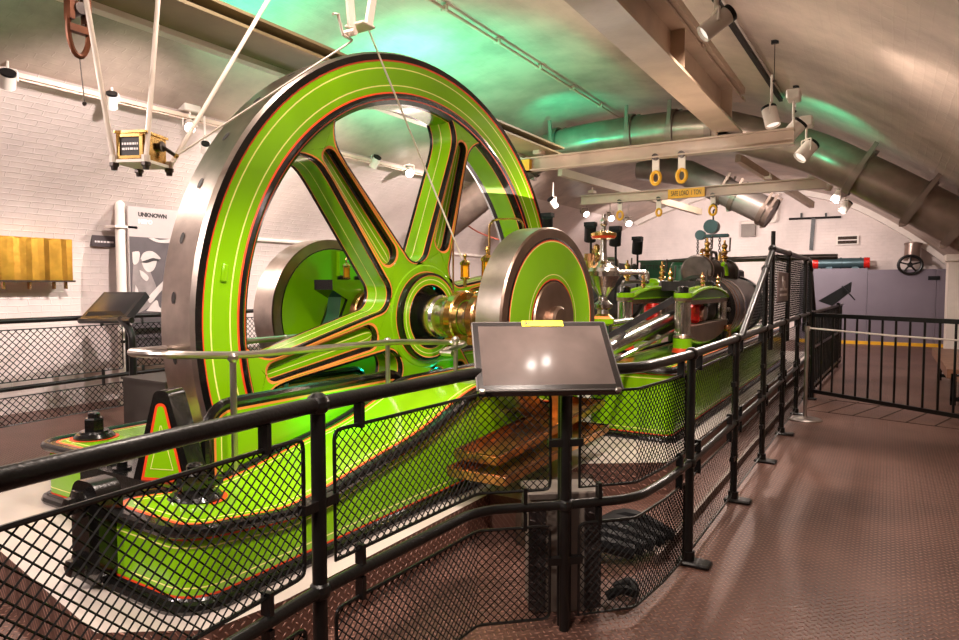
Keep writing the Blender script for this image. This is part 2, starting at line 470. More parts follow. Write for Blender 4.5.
# ================================================================ CEILING STEELWORK
def ibeam(mb, p0, p1, w, h, t, mat, web=None, tw=.016):
    p0, p1 = Vector(p0), Vector(p1)
    mb.beam(p0+Vector((0,0,t/2)), p1+Vector((0,0,t/2)), w, t, mat)
    mb.beam(p0+Vector((0,0,h-t/2)), p1+Vector((0,0,h-t/2)), w, t, mat)
    mb.beam(p0+Vector((0,0,h/2)), p1+Vector((0,0,h/2)), tw, h-2*t, web or mat)
b = MB(); ibeam(b, (-1.40,-2.9,2.98), (-1.40,7.1,2.98), .24, .34, .022, GIRDER)
for y in (1.5, 3.2, 4.9, 6.6):
    b.box((-1.51,y-.006,3.0),(-1.29,y+.006,3.3), GIRDER); b.cbox((-1.30,y+.5,3.315),(.06,.12,.03), GIRDER)
o = tag(b.build('ceiling_beam'), 'brown lit steel girder running down the vault right of the flywheel', 'beam')
ch = MB(); ch.box((-1.55,-2.9,3.34),(-1.25,7.0,3.40), GIRDER)
ch.build('top_plate', o)
b = MB(); ibeam(b, (-3.59,-2.9,3.02), (-3.59,7.4,3.02), .44, .10, .02, OLIVESHADE, OLIVESHADE); b.box((-3.85,-2.9,2.985),(-3.77,7.4,3.03), WHITE)  # underside shade is put into the olive, the lit edge into a white strip
tag(b.build('ceiling_beam'), 'wide steel girder with olive painted shade behind the top of the flywheel', 'beam')
b = MB(); b.tube([(-3.67,1.0,4.09),(-3.67,11.2,4.09)], .018, CREAMPAINT)
for y in range(2, 11, 1): b.cbox((-3.67,y+.3,4.10),(.07,.03,.05), CREAMPAINT)
tag(b.build('ceiling_conduit'), 'thin cream conduit clipped along the crown of the vault', 'conduit')
b = MB(); b.box((-6.585,-2.8,3.27),(-6.50,12.5,3.31), CREAMPAINT); b.box((-6.585,-2.8,3.255),(-6.535,12.5,3.27), CREAMPAINT)
tag(b.build('lighting_track'), 'long pale lighting track on the left side of the vault', 'lighting track')
b = MB(); q0 = at_vault(716, 0, .05); q1 = at_vault(781, 100, .05); q2 = q0+(q0-q1)*.02
b.beam(q2, q1, .04, .04, PLASTICBLK); b.beam(q2+Vector((0,0,.03)), q1+Vector((0,0,.03)), .07, .02, WHITE)
tag(b.build('lighting_track'), 'dark lighting track on the vault at upper right', 'lighting track')
# short hanging rods on the ceiling
k = 0
for (u, v, Yp, dz, lab) in ((775,42,5.0,.34,'thin ceiling rod with black cap nearest the big upper right spotlight'),(796,87,6.0,.26,'thin ceiling rod with black cap above the white floodlights')):
    p = at_vault(u, v, .02); m = MB(); m.cbox(p, (.06,.03,.03), PLASTICBLK); m.cyl(p-Vector((0,0,dz)), p, .004, DKSTEEL, 6); m.ball(p-Vector((0,0,dz)), .014, DKSTEEL, 8)
    tag(m.build('ceiling_rod'), lab, 'rod')

def gantry(yc, x0, x1, z, lab, marks):
    b = MB(); ibeam(b, (x0,yc,z), (x1,yc,z), .13, .15, .014, CREAMPAINT, tw=.012)
    for x in marks: b.cbox((x,yc-.02,z+.2),(.10,.12,.04), CREAMPAINT); b.cyl((x+.03,yc-.08,z+.19),(x+.03,yc-.08,z+.26),.012,CREAMPAINT,8)
    for i in range(14): 
        x = x0+(x1-x0)*(i+.5)/14; b.cyl((x,yc-.007,z+.09),(x,yc-.012,z+.09),.010,CREAMPAINT,6)
    return tag(b.build('gantry_beam'), lab, 'beam')
g1_ = gantry(7.0, -3.72, -.80, 2.80, 'nearer cream lifting beam spanning the vault right of the flywheel', (-3.5,-1.45))
m = MB(); m.box((-3.76,6.93,2.80),(-3.60,7.07,2.93), YELLOW); m.build('end_mark', g1_)
g2_ = gantry(10.35, -4.4, -.76, 2.80, 'farther cream lifting beam with a long yellow load label', (-4.2,-1.5))
p0 = at('y', 10.28, 668, 199); p1 = at('y', 10.28, 705, 187)
m = MB(); m.box((p0.x,10.268,p0.z),(p1.x,10.279,p1.z), YELLOW); pl_ = m.build('load_label', g2_)
text_mesh('lettering', 'SAFE LOAD  1 TON', (p1.z-p0.z)*.75, INK, ((p0.x+p1.x)/2,10.266,(p0.z+p1.z)/2), axes((1,0,0),(0,0,1)), pl_, width=.5)
# runway beams leading back from the far gantry
for (a, b_, lab) in ((at('y',11.2,738,158), at('y',14.5,812,205), 'white diagonal runway beam behind the farther lifting beam at right'),
                     (at('y',9.6,560,172), at('y',13.6,700,212), 'pale diagonal runway beam behind the lifting beams at left')):
    m = MB(); m.beam(a, b_, .09, .12, CREAMPAINT); tag(m.build('runway_beam'), lab, 'beam')

def hook_hanger(p, h, lab):
    t = thing('lifting_eye', p, lab, 'lifting hook', 'yellow lifting eyes under the beams')
    m = MB(); x, y, z = p
    m.cyl((x,y-.05,z+.03),(x,y+.05,z+.03),.035,DKSTEEL,12); m.cbox((x,y,z-.06),(.075,.02,.16),WHITE,None,.004)
    m.build('trolley', t)
    m = MB(); a = h*.36; w = a*.36; top = z-.12
    pts = [(x+w*math.sin(q)*(1.0),y,top-a/2-a*.5*math.cos(q+PI)) for q in [2*PI*i/16 for i in range(16)]]
    m.tube(pts, .02, YELLOW, 8, True); m.build('eye', t)
    return t
for (u, v, yy, h, lab) in ((656,162,7.0,.36,'left of two yellow lifting eyes on the nearer beam'),(682,157,7.0,.36,'right of two yellow lifting eyes on the nearer beam'),
                           (620,207,10.35,.38,'yellow lifting eye at the left end of the farther beam'),(659,197,10.35,.30,'small lifting eye left of the yellow load label'),
                           (713,198,10.35,.40,'yellow lifting eye that carries the chain hoist')):
    p = at('y', yy, u, v); hook_hanger(Vector((p.x, yy, 2.78)), h, lab)
# chain hoist
p = at('y', 10.35, 713, 228); t = thing('chain_hoist', p, 'blue grey chain hoist hanging from the farther lifting beam', 'hoist')
m = MB(); m.cyl(p+Vector((-.02,-.08,.02)), p+Vector((-.02,.10,.02)), .105, TEALMET, 20); m.cyl(p+Vector((-.18,-.05,-.10)), p+Vector((-.18,.05,-.10)), .075, TEALMET, 18); m.cbox(p+Vector((.06,0,-.12)), (.34,.10,.05), TEALMET, ch=.01); m.build('body', t)
m = MB(); m.tube([p+Vector((0,0,q)) for q in (.12,.26)], .014, DKSTEEL); m.tube(smooth_path([p+Vector(q) for q in ((0,0,.26),(.05,0,.30),(0,0,.36),(-.05,0,.31))],4), .014, DKSTEEL); m.build('hook', t)
for dx, L in ((-.22,.75),(-.10,.62),(-.02,.80),(.10,1.05)):
    m = MB(); N = 26
    for i in range(N):
        c = p+Vector((dx,0,-.12-L*(i+.5)/N)); hh = L/N*.75
        ax_ = Vector((1,0,0)) if i % 2 else Vector((0,1,0))
        m.tube([c+ax_*.016*math.cos(q)+Vector((0,0,hh*math.sin(q))) for q in [2*PI*j/6 for j in range(6)]], .006, CHAIN, 4, True)
    m.build('chain', t)

# ---- ventilation duct crossing the vault
dp = [(-6.9,9.5,2.30),(-6.06,9.5,2.82),(-5.38,9.5,3.27),(-4.54,9.5,3.60),(-3.74,9.5,3.66),(-2.83,9.5,3.66),(-2.08,9.5,3.62),tuple(at('y',9.5,812,151)),tuple(at('y',9.5,880,183)),tuple(at('y',9.5,952,220)),(1.5,9.5,1.58)]
t = thing('ventilation_duct', (-3.3,9.5,3.6), 'brown round duct arching across the whole vault above the engines', 'duct')
m = MB(); m.tube(fillet(dp, .25, 4), .26, DUCT, 24); m.build('pipe', t)
def strap_ring(t, p, d, r=.278, name='strap'):
    m = MB(); p = Vector(p); d = Vector(d).normalized(); m.lathe([(r,-.045),(r+.016,-.045),(r+.016,.045),(r,.045)], p, d, STRAP, 24)
    s_ = Vector((0,1,0)); up = s_.cross(d)
    if up.z < 0: up = -up
    for q in (-1, 1): m.beam(p+s_*q*.282, p+s_*q*.282+up*.36, .05, .02, STRAP, s_)
    m.cbox(p-up*.295, (.06,.10,.05), STRAP); m.build(name, t)
for i, f in ((2,.5),(3,.15),(4,.55),(5,.25),(5,.95),(7,.7),(8,.55),(9,.1)):
    a, b_ = Vector(dp[i]), Vector(dp[i+1]); strap_ring(t, a.lerp(b_, f), b_-a)
t = thing('ventilation_duct', (-2.7,14,3.3), 'shorter grey duct with ringed end under the far vault', 'duct')
m = MB(); a = Vector((-4.6,14,4.0)); b_ = Vector((-1.98,14,2.86)); m.tube([a, (-3.6,14,3.78), b_], .27, simple('pale_grey_duct', (.30,.25,.24), .4, .4), 24); m.build('pipe', t)
for f in (.45, .6, .93, .99): strap_ring(t, Vector((-3.6,14,3.78)).lerp(b_, f), b_-Vector((-3.6,14,3.78)), .28, 'ring')
# ================================================================ FLYWHEEL
WY, WZ, WX = 4.098, 1.217, -2.996
AX = math.radians(-4.5)                 # the shaft is not quite square to the vault
def axis_pt(d): return Vector((WX+math.cos(AX)*d, WY+math.sin(AX)*d, WZ))
t = thing('flywheel', (WX, WY, WZ), 'huge lime green six spoked flywheel with black and red lining', 'flywheel')
C0 = Vector((WX, WY, WZ))
t.rotation_euler.z = AX
W = MB(); B = .335
rimprof = [(1.60,-B,BLACK),(1.905,-B,RIMSTEEL),(1.925,-B+.02,RIMSTEEL),(1.925,-.025,RIMSTEEL),(1.908,0,BLACK),(1.868,0,RED),(1.857,-.004,LIME),(1.818,-.004,CREAM),(1.810,-.004,LIME),(1.700,-.004,CREAM),(1.692,-.004,LIME),(1.652,-.004,RED),(1.641,0,BLACK),(1.622,.010,BLACK),(1.606,0,RED),(1.598,-.004,BLACK),(1.572,-.03,BLACK),(1.57,-.055,ORANGE),(1.57,-.063,LIME),(1.57,-.25,BLACK),(1.58,-.30,BLACK),(1.60,-B,BLACK)]
W.lathe(rimprof, C0, (1,0,0), LIME, 128)
rim = W.build('rim', t, 50)
for i in range(36):
    m = MB()
    q = 2*PI*(i+.5)/36; d = Vector((0, math.cos(q), math.sin(q))); c = C0+d*1.926+Vector((-.19,0,0)); td = Vector((0,-math.sin(q),math.cos(q)))
    v = [c+td*.034*math.cos(s)+Vector((.020*math.sin(s),0,0)) for s in [2*PI*j/12 for j in range(12)]]
    m.add(v+[p+d*.001 for p in v], [tuple(range(12,24))], INK)
    m.build('barring_hole', rim)
for q in (math.radians(170), math.radians(12)):
    m = MB(); d = Vector((0, math.cos(q), math.sin(q))); td = Vector((0,-math.sin(q),math.cos(q)))
    M3 = Matrix((td, d, Vector((1,0,0)))).transposed()
    m.cbox(C0+d*1.755+Vector((.004,0,0)), (.10,.035,.02), LIME, M3, .006)
    m.build('rim_key', rim)
def lerp2(a, b, k): return (a[0]+(b[0]-a[0])*k, a[1]+(b[1]-a[1])*k)
ANG0 = math.radians(131.5)
def hw(r):
    w = .148-.050*max(0, min(1, (r-.50)/.8))
    if r > 1.37: w += .12*((r-1.37)/.215)**2.4
    return w
FR, FT = .13, .148
fil = [((FT+FR)/math.tan(PI/6)-FR*math.sin(PI/3*(1-i/10)), FT+FR-FR*math.cos(PI/3*(1-i/10))) for i in range(11)]
OUT = fil+[(fil[-1][0]+(1.585-fil[-1][0])*i/30, hw(fil[-1][0]+(1.585-fil[-1][0])*i/30)) for i in range(1, 31)]
rs = [q[0] for q in OUT]
def slot(i):
    k = i/40; r = .54+(1.475-.54)*(1-math.cos(PI*k))/2
    w0 = .092-.034*(r-.54)/.935
    e = min((r-.54), (1.475-r))
    if e < w0: w0 = math.sqrt(max(0, w0*w0-(w0-e)**2))
    return r, w0
for s in range(6):
    a = ANG0+s*PI/3; er = Vector((0, math.cos(a), math.sin(a))); et = Vector((0, -math.sin(a), math.cos(a)))
    P = lambda r, tt, d: C0+er*r+et*tt+Vector((d,0,0))
    m = MB()
    for sg in (1, -1):
        O = [(r, sg*q) for r, q in OUT]; S = [(slot(i)[0], sg*slot(i)[1]) for i in range(41)]
        Se = [(.995+(r-.995)*1.028, sg*(abs(tt)+.013*min(1, .25+abs(tt)/.03))) for r, tt in S]
        Oa = [(r, tt-sg*.016) for r, tt in O]; Ob = [(r, tt-sg*.028) for r, tt in O]
        rings = [(O,-.02,BLACK),(Oa,-.016,ORANGE),(Ob,-.016,LIME),(Se,-.016,ORANGE),(S,-.02,BLACK),(S,-.02-.05,BLACK)]
        c = [(r,0) for r,_ in S]
        for kk, mt in ((.22,ORANGE),(.33,LIME),(.70,CREAM),(.78,LIME),(1,LIME)):
            rings.append(([lerp2(S[i],c[i],kk) for i in range(41)],-.075,mt))
        for k in range(len(rings)-1):
            a_, b_ = rings[k], rings[k+1]
            v = [P(*q,a_[1]) for q in a_[0]]+[P(*q,b_[1]) for q in b_[0]]
            m.add(v, [(i,i+1,42+i,41+i) for i in range(40)], a_[2])
        # flank across the thickness
        fl = [(-.02,BLACK),(-.05,ORANGE),(-.058,LIME),(-.155,CREAM),(-.163,LIME),(-.245,ORANGE),(-.252,BLACK),(-.28,BLACK)]
        for k in range(7):
            v = [P(*O[i],fl[k][0]) for i in range(41)]+[P(*O[i],fl[k+1][0]) for i in range(41)]
            m.add(v, [(i,i+1,42+i,41+i) for i in range(40)], fl[k][1])
    back = [P(r,q,-.28) for r, q in OUT]+[P(r,-q,-.28) for r, q in OUT]
    m.add(back, [(i,i+1,42+i,41+i) for i in range(40)], LIME)
    for e, idx in ((0,0),(40,40)):
        m.add([P(rs[e],OUT[e][1]-.028,-.0165), P(.995+(slot(idx)[0]-.995)*1.03,0,-.0165), P(rs[e],-OUT[e][1]+.028,-.0165)], [(0,1,2)], LIME)
    m.build('spoke', t, 40)
m = MB()
m.lathe([(.402,-.28,LIME),(.402,-.02,LIME),(.385,-.012,LIME),(.345,-.012,ORANGE),(.338,-.012,BLACK),(.333,.03,BLACK),(.315,.035,ORANGE),(.308,.03,LIME),(.285,.03,CREAM),(.279,.03,LIME),(.250,.03,ORANGE),(.243,.03,BLACK),(.235,.028,BLACK),(.225,-.02,BLACK),(.17,-.04,BLACK),(.0,-.04,BLACK)], C0, (1,0,0), LIME, 56)
m.lathe([(.0,-.36,LIME),(.24,-.36,LIME),(.24,-.32,ORANGE),(.25,-.31,LIME),(.34,-.30,BLACK),(.402,-.28,LIME)], C0, (1,0,0), LIME, 48)
m.build('hub', t, 40)
m = MB(); ax0 = Vector((0, WY, WZ))
m.lathe([(0,-4.5),(.12,-4.5),(.12,-3.9),(.15,-3.88),(.15,-3.34),(.165,-3.3),(.165,-2.86),(.15,-2.84),(.15,-2.76),(.125,-2.74),(.125,-1.9),(0,-1.9)], ax0, (1,0,0), STEEL, 36)
m.build('shaft', t)
def ecc(x, r, w, mat):
    m = MB(); m.lathe([(r*.66,x-w/2),(r*.95,x-w/2),(r,x-w/2+.012),(r,x+w/2-.012),(r*.95,x+w/2),(r*.66,x+w/2)], ax0+Vector((0,.0,0)), (1,0,0), mat, 40)
    m.lathe([(r*.66,x-w/2+.005,DKSTEEL),(.12,x-w/2+.005)], ax0, (1,0,0), DKSTEEL, 40); m.lathe([(r*.66,x+w/2-.005,LIME),(.12,x+w/2-.005)], ax0, (1,0,0), LIME, 40)
    for q in (0, PI): 
        d = Vector((0, math.cos(q+.9), math.sin(q+.9))); m.cbox(ax0+Vector((x,0,0))+d*(r+.012), (w*.9,.06,.06), mat, None, .006)
    m.build('eccentric_strap', t)
ecc(-2.66, .20, .075, BRASS); ecc(-2.48, .185, .07, COPPER); ecc(-3.50, .20, .07, COPPER); ecc(-3.62, .21, .07, COPPER)

# crank discs
def crank_disc(lab, xf, sgn, R=.622, th=.20):
    """face at xf looking along sgn*x"""
    c = Vector((xf, WY, WZ)); t = thing('crank_disc', c, lab, 'crank disc')
    m = MB()
    pr = [(0,-th,LIME),(R-.13,-th,BLACK),(R-.11,-th,BRNSTEEL),(R,-th+.012,RIMSTEEL),(R,-.012,BRNSTEEL),(R-.01,0,BRNSTEEL),(R-.07,0,BLACK),(R-.083,.003,RED),(R-.091,.003,CREAM),(R-.097,.003,LIME)]
    if sgn > 0: pr += [(.312,.003,CREAM),(.306,.003,LIME),(.282,.003,RED),(.273,.003,BLACK),(.263,.004,BRNSTEEL),(.257,.016,BRNSTEEL),(.06,.018,BRNSTEEL),(0,.018)]
    else: pr += [(.20,.003,LIME),(0,.003)]
    m.lathe(pr, c, (sgn,0,0), LIME, 72); m.build('disc', t)
    if sgn > 0:
        m = MB(); m.lathe([(.10,.016),(.10,.05),(.085,.065),(0,.068)], c, (1,0,0), BRNSTEEL, 28); m.build('shaft_end', t)
    return t
cd = crank_disc('steel rimmed lime crank disc behind the information screen', WX+1.1, 1)
pin = MB(); pc = Vector((WX+1.11, WY+.10, WZ-.35)); pin.cyl(pc, pc+Vector((.16,0,0)), .075, STEEL, 20); pin.build('crank_pin', cd); cd.location = axis_pt(1.1); cd.rotation_euler.z = AX
cd2 = crank_disc('plain lime crank disc seen through the flywheel spokes', -4.24, -1, .63, .26)
# its inner face towards the wheel is lime with a half web
m = MB(); m.lathe([(0,.0),(.545,.0,BLACK),(.555,-.002,BRNSTEEL),(.628,-.002)], Vector((-3.972,WY,WZ)), (1,0,0), LIME, 60)
v = []
N = 24
poly = arc(0, 0, .53, PI/2-.05, -PI/2+.05, N)
m.prism([(a, b_) for a, b_ in poly], lambda a, b_, d: Vector((d, WY+a, WZ+b_)), -3.98, -3.93, LIME)
m.build('counterweight', cd2); cd2.location = axis_pt(-1.243-.085); cd2.rotation_euler.z = AX

# ================================================================ ENGINE BEDS
def ss(x): x = max(0, min(1, x)); return x*x*(3-2*x)
def bed(name, label, xc, w, y0, y1, r, zb, ztop, mould=.024, N=70):
    """cast bed: rounded block whose crest follows ztop(y); banded paint on sides and top"""
    t = thing(name, (xc, (y0+y1)/2, zb), label, 'engine bed')
    h = w/2
    def sect(k, d):
        yy = y0+d+(y1-y0-2*d)*k; rr = max(r-d, .02); e = min(yy-(y0+d), (y1-d)-yy)
        ww = h-d
        if e < rr: ww = h-d-rr+math.sqrt(max(0, rr*rr-(rr-e)**2))
        return yy, ww
    ks = [0]+[.5*(1-math.cos(PI*i/N)) for i in range(1, N)]+[1]
    # denser near ends
    ks = sorted(set([0,1]+[q for q in ks]+[.004*i for i in range(1,10)]+[1-.004*i for i in range(1,10)]))
    loop = []
    for q in ks: yy, ww = sect(q, 0); loop.append((xc+ww, yy))
    for q in reversed(ks): yy, ww = sect(q, 0); loop.append((xc-ww, yy))
    n = len(loop)
    m = MB()
    lev = [(0,BLACK,0),(.03,BLACK,.0),(.042,RED,-.012),(.052,LIME,-.012),(.078,CREAM,-.012),(.084,LIME,-.012)]
    top = [(-.082,CREAM,-.012),(-.076,LIME,-.012),(-.052,RED,-.012),(-.042,BLACK,-.012),(-.026,BLACK,0),(0,BLACK,0)]
    cx = xc
    def col(i, dz, fromtop, ins):
        x, y = loop[i]; z = (ztop(y)+dz) if fromtop else zb+dz
        nx = 1 if x > xc else -1
        a = loop[i-1]; b_ = loop[(i+1) % n]; tn = Vector((b_[0]-a[0], b_[1]-a[1])); 
        nn = Vector((tn.y, -tn.x)); 
        if nn.length > 1e-9: nn.normalize()
        return Vector((x+nn.x*ins, y+nn.y*ins, z))
    seq = [(a, False, mt, i_) for a, mt, i_ in lev]+[(a, True, mt, i_) for a, mt, i_ in top]
    for k in range(len(seq)-1):
        a, b_ = seq[k], seq[k+1]
        v = [col(i, a[0], a[1], a[3]) for i in range(n)]+[col(i, b_[0], b_[1], b_[3]) for i in range(n)]
        m.add(v, [(i, (i+1) % n, n+(i+1) % n, n+i) for i in range(n)], a[2])
    bands = [(0,BLACK),(.045,RED),(.058,ORANGE),(.066,LIME),(.095,CREAM),(.102,LIME)]
    def tp(i, d, s, dz=0): yy, ww = sect(ks[i], d); return Vector((xc+s*ww, yy, ztop(yy)+dz))
    K = len(ks)
    for k in range(len(bands)-1):
        d0, d1 = bands[k][0], bands[k+1][0]
        for s in (1, -1):
            m.add([tp(i,d0,s) for i in range(K)]+[tp(i,d1,s) for i in range(K)], [(i,i+1,K+i+1,K+i) for i in range(K-1)], bands[k][1])
        for i in (0, K-1): m.add([tp(i,d0,1),tp(i,d0,-1),tp(i,d1,-1),tp(i,d1,1)], [(0,1,2,3)], bands[k][1])
    d = bands[-1][0]
    m.add([tp(i,d,1) for i in range(K)]+[tp(i,d,-1) for i in range(K)], [(i,i+1,K+i+1,K+i) for i in range(K-1)], LIME)
    m.build('body', t, 40)
    m = MB(); m.tube([col(i, -.012, True, .006) for i in range(n)], mould, BLACK, 10, True); m.build('crest_moulding', t)
    m = MB(); m.tube([col(i, .012, False, .010) for i in range(n)], .026, BLACK, 8, True); m.build('foot_moulding', t)
    return t
def zb1(y):
    z = .545-.05*ss((y-1.5)/.5)+.13*ss((y-1.9)/1.0)+.20*ss((y-2.7)/.9)
    return z-.16*ss((y-4.6)/.6)
b1 = bed('bearing_bed', 'lime engine bed in front with rounded corner by the black lug', -2.465, .65, 1.45, 5.15, .16, .23, zb1)
b2 = bed('bearing_bed', 'far lime engine bed left of the flywheel with one big bolt', -3.83, .56, 1.85, 4.95, .12, .23, lambda y: .56)
b3 = bed('cylinder_bed', 'long lime engine bed along the walkway railing', -1.76, .72, 5.12, 11.8, .10, .23, lambda y: .80, .03)
b4 = bed('cylinder_bed', 'far lime engine bed behind the crosshead guides', -4.2, .76, 5.2, 13.2, .10, .23, lambda y: .80, .03)
def hexbolt(bd, p, s=1.0):
    p = Vector(p); m = MB()
    m.lathe([(0,0),(.115*s,0),(.115*s,.012*s),(.10*s,.03*s),(.085*s,.032*s),(.08*s,.045*s),(0,.045*s)], p, (0,0,1), BLACK, 28)
    m.lathe([(.0,.045*s),(.058*s,.045*s),(.058*s,.115*s),(.05*s,.125*s),(0,.125*s)], p, (0,0,1), BLACK, 6)
    m.lathe([(.034*s,.125*s),(.034*s,.15*s),(.026*s,.158*s),(0,.158*s)], p, (0,0,1), BLACK, 16)
    m.lathe([(.115*s,.002),(.128*s,.002,RED),(.135*s,.002)], p, (0,0,1), RED, 28)
    m.build('holding_bolt', bd)
hexbolt(b1, (-2.56,1.77,zb1(1.77)), 1.0); hexbolt(b2, (-3.95,2.08,.56), .95)
# bearing pedestals on the beds
for bd, xs in ((b1, -2.28), (b2, -3.80)):
    m = MB(); m.prism([(-.34,.55),(-.30,1.05),(-.20,1.22),(-.16,1.44),(.16,1.44),(.2,1.22),(.30,1.05),(.34,.55)], lambda a, b_, d: Vector((d, WY+a, b_)), xs-.07, xs+.07, LIME, DKGREEN if bd is b2 else BLACK); m.build('bearing_pedestal', bd)
    for dy in (-.10, .10):
        m = MB(); c = Vector((xs, WY+dy, 1.44)); m.lathe([(.0,0),(.05,0),(.05,.05),(.035,.06),(.035,.09),(0,.10)], c, (0,0,1), BLACK, 6); m.build('cap_nut', bd)
# oil cups
def oil_cup(bd, p, s=1.0, mat=BRASS):
    p = Vector(p); m = MB()
    m.lathe([(0,0),(.012*s,0),(.012*s,.05*s),(.03*s,.055*s),(.034*s,.065*s),(.03*s,.07*s),(.0,.07*s)], p, (0,0,1), mat, 12)
    m.lathe([(0,.15*s),(.034*s,.15*s),(.036*s,.165*s),(.02*s,.18*s),(.008*s,.185*s),(.008*s,.20*s),(.014*s,.21*s),(.008*s,.225*s),(0,.226*s)], p, (0,0,1), mat, 12)
    for q in range(4):
        a = q*PI/2; m.cyl(p+Vector((.031*s*math.cos(a),.031*s*math.sin(a),.068*s)), p+Vector((.031*s*math.cos(a),.031*s*math.sin(a),.152*s)), .004*s, mat, 5)
    o = m.build('oil_cup', bd)
    m = MB(); m.cyl(p+Vector((0,0,.07*s)), p+Vector((0,0,.15*s)), .024*s, AMBER, 10); m.build('glass', o)
for x, y in ((-3.46,4.02),(-3.60,4.06),(-3.74,4.0)): oil_cup(b2, (x,y,1.45), 1.0)
oil_cup(b1, (-2.66,4.10,1.44), 1.1); oil_cup(b1, (-2.48,4.12,1.42), 1.4); oil_cup(b1, (-2.32,4.10,1.44), 1.0)
m = MB(); m.cyl((-2.9,4.3,1.2),(-2.9,4.3,1.85),.007,COPPER,6); m.tube(fillet([(-2.72,4.55,1.40),(-2.72,4.55,1.98),(-2.45,4.62,1.98),(-2.45,4.62,1.55)],.08),.009,BRASS,6); m.build('oil_pipe', b1)
for x, y, z in ((-2.34,4.28,1.52),(-2.28,4.36,1.50),(-2.38,4.40,1.60)):
    m = MB(); m.ball((x,y,z), .035, DKSTEEL, 10); m.cyl((x,y,z-.08),(x,y,z+.09),.014,BRASS,8); m.cyl((x-.05,y,z+.05),(x+.06,y,z+.05),.012,STEEL,8); m.build('oil_valve', b1)
# far bed lever web seen inside the far disc
m = MB()
m.prism([(-.36,.92),(-.13,1.34),(-.30,1.42),(-.30,1.50),(.02,1.50),(.10,1.40),(.10,.92)], lambda a, b_, d: Vector((d, WY+a, b_)), -3.90, -3.70, LIME, BLACK); m.build('bearing_cheek', b2)
# black lug on the front of the near bed
m = MB()
m.prism(rrect(-.10,0,.10,.42,.07), lambda a, b_, d: Vector((-2.73+a, 1.44+d, .245+b_)), -.05, .05, BLACK)
m.prism(rrect(-.065,0.04,.065,.38,.05), lambda a, b_, d: Vector((-2.73+a, 1.39+d, .245+b_)), -.02, .005, BLACK)
lug = m.build('end_lug', b1)
for z in (.33, .58):
    m = MB(); m.lathe([(0,0),(.06,0),(.06,.015),(.036,.022),(.036,.05),(0,.055)], (-2.73,1.37,z), (0,-1,0), BLACK, 6); m.build('lug_bolt', lug)
# cross tie between the two beds, with bolts, and the A shaped bracket
t = thing('cross_tie', (-3.2,2.0,.23), 'black bolted cross tie joining the two beds before the wheel', 'cross tie')
m = MB(); m.box((-3.53,1.78,.23),(-2.80,2.02,.50), BLACK); m.box((-3.53,1.78,.50),(-2.70,2.02,.53), BLACK); m.build('plate', t)
for x, y in ((-2.76,1.84),(-2.76,1.95),(-3.25,1.84),(-3.45,1.9)):
    m = MB(); m.lathe([(.045,0),(.045,.012),(.026,.014),(.026,.04),(0,.042)], (x,y,.53), (0,0,1), BLACK, 10); m.build('tie_bolt', t)
t = thing('wheel_bracket', (-2.9,1.8,.53), 'black A shaped bracket with lime face beside the wheel rim', 'bracket')
def tri(b0, b1_, hgt, rr): return fillet([(-b0,0,0),(-b1_,hgt,0),(b1_,hgt,0),(b0,0,0)], rr, 6)
T1 = [(p.x, p.y) for p in tri(.16,.035,.43,.05)]
RA = Vector((math.cos(.35), math.sin(.35), 0)); RN = Vector((-math.sin(.35), math.cos(.35), 0))
BO = Vector((-2.89,1.83,.53)) 
fa = lambda a, b_, d: BO+RA*a+Vector((0,0,b_))+RN*d
m = MB(); m.prism(T1, fa, 0, .12, BLACK)
m.inset([(a*.72, .0+b_*.86) for a, b_ in T1], fa, [(0,RED),(.014,LIME)], -.004)
m.inset([(-.062,.055),(.062,.055),(.004,.265),(-.004,.265)], fa, [(0,CREAM),(.0035,LIME)], -.006)
m.build('frame', t)
# splash guards each side of the wheel
def guard(x, y0, y1, z0, z1, lab):
    t = thing('splash_guard', (x,(y0+y1)/2,z0), lab, 'splash guard')
    poly = [(y0,z0)]+[(y1,z0)]+arc(y1-.10, z1-.10, .10, 0, PI/2, 6)+arc(y0+.14, z1-.14, .14, PI/2, PI, 6)
    m = MB(); fn = lambda a, b_, d: Vector((x+d, a, b_))
    m.prism(poly, fn, -.012, .012, BLACK)
    m.inset(poly, fn, [(.0,BLACK),(.035,ORANGE),(.048,LIME),(.075,CREAM),(.081,LIME)], .014)
    m.build('sheet', t)
    m = MB(); m.tube([(x,a,b_) for a, b_ in poly[1:]+[poly[0]]], .026, BLACK, 8); m.build('edge_bead', t)
guard(-2.84, 2.03, 3.55, .42, .86, 'lime splash guard on the walkway side of the wheel')
guard(-3.53, 2.30, 3.95, .42, .80, 'lime splash guard on the far side of the wheel')
# hand rail round the wheel
t = thing('wheel_handrail', (-2.78,2.4,.28), 'polished steel handrail looping around the front of the wheel', 'handrail')
hr = fillet([(-2.30,3.40,1.03),(-2.40,3.40,1.03),(-2.42,3.75,1.06),(-2.56,3.78,1.06),(-2.70,3.34,1.09),(-2.76,2.2,1.10),(-2.80,1.76,1.14),(-3.12,1.80,1.13),(-3.43,2.15,1.10),(-3.46,3.2,1.10)], .14, 7)
m = MB(); m.tube(hr, .019, STAINLESS, 10); m.build('rail', t)
for x, y, z0 in ((-2.755,2.13,.40),(-2.72,3.28,.36),(-2.41,3.6,.80),(-3.46,3.1,.36)):
    m = MB(); m.cyl((x,y,z0),(x,y,1.085),.016,STAINLESS,10); m.ball((x,y,1.095),.028,STAINLESS,10); m.build('post', t)
# flat black sheet laid on the plinth as the pit below the wheel
m = MB(); m.box((-3.42,2.05,.226),(-2.87,5.9,.24), BLACK); tag(m.build('pit_sheet'), 'flat dark sheet laid as the pit under the flywheel', 'pit sheet')

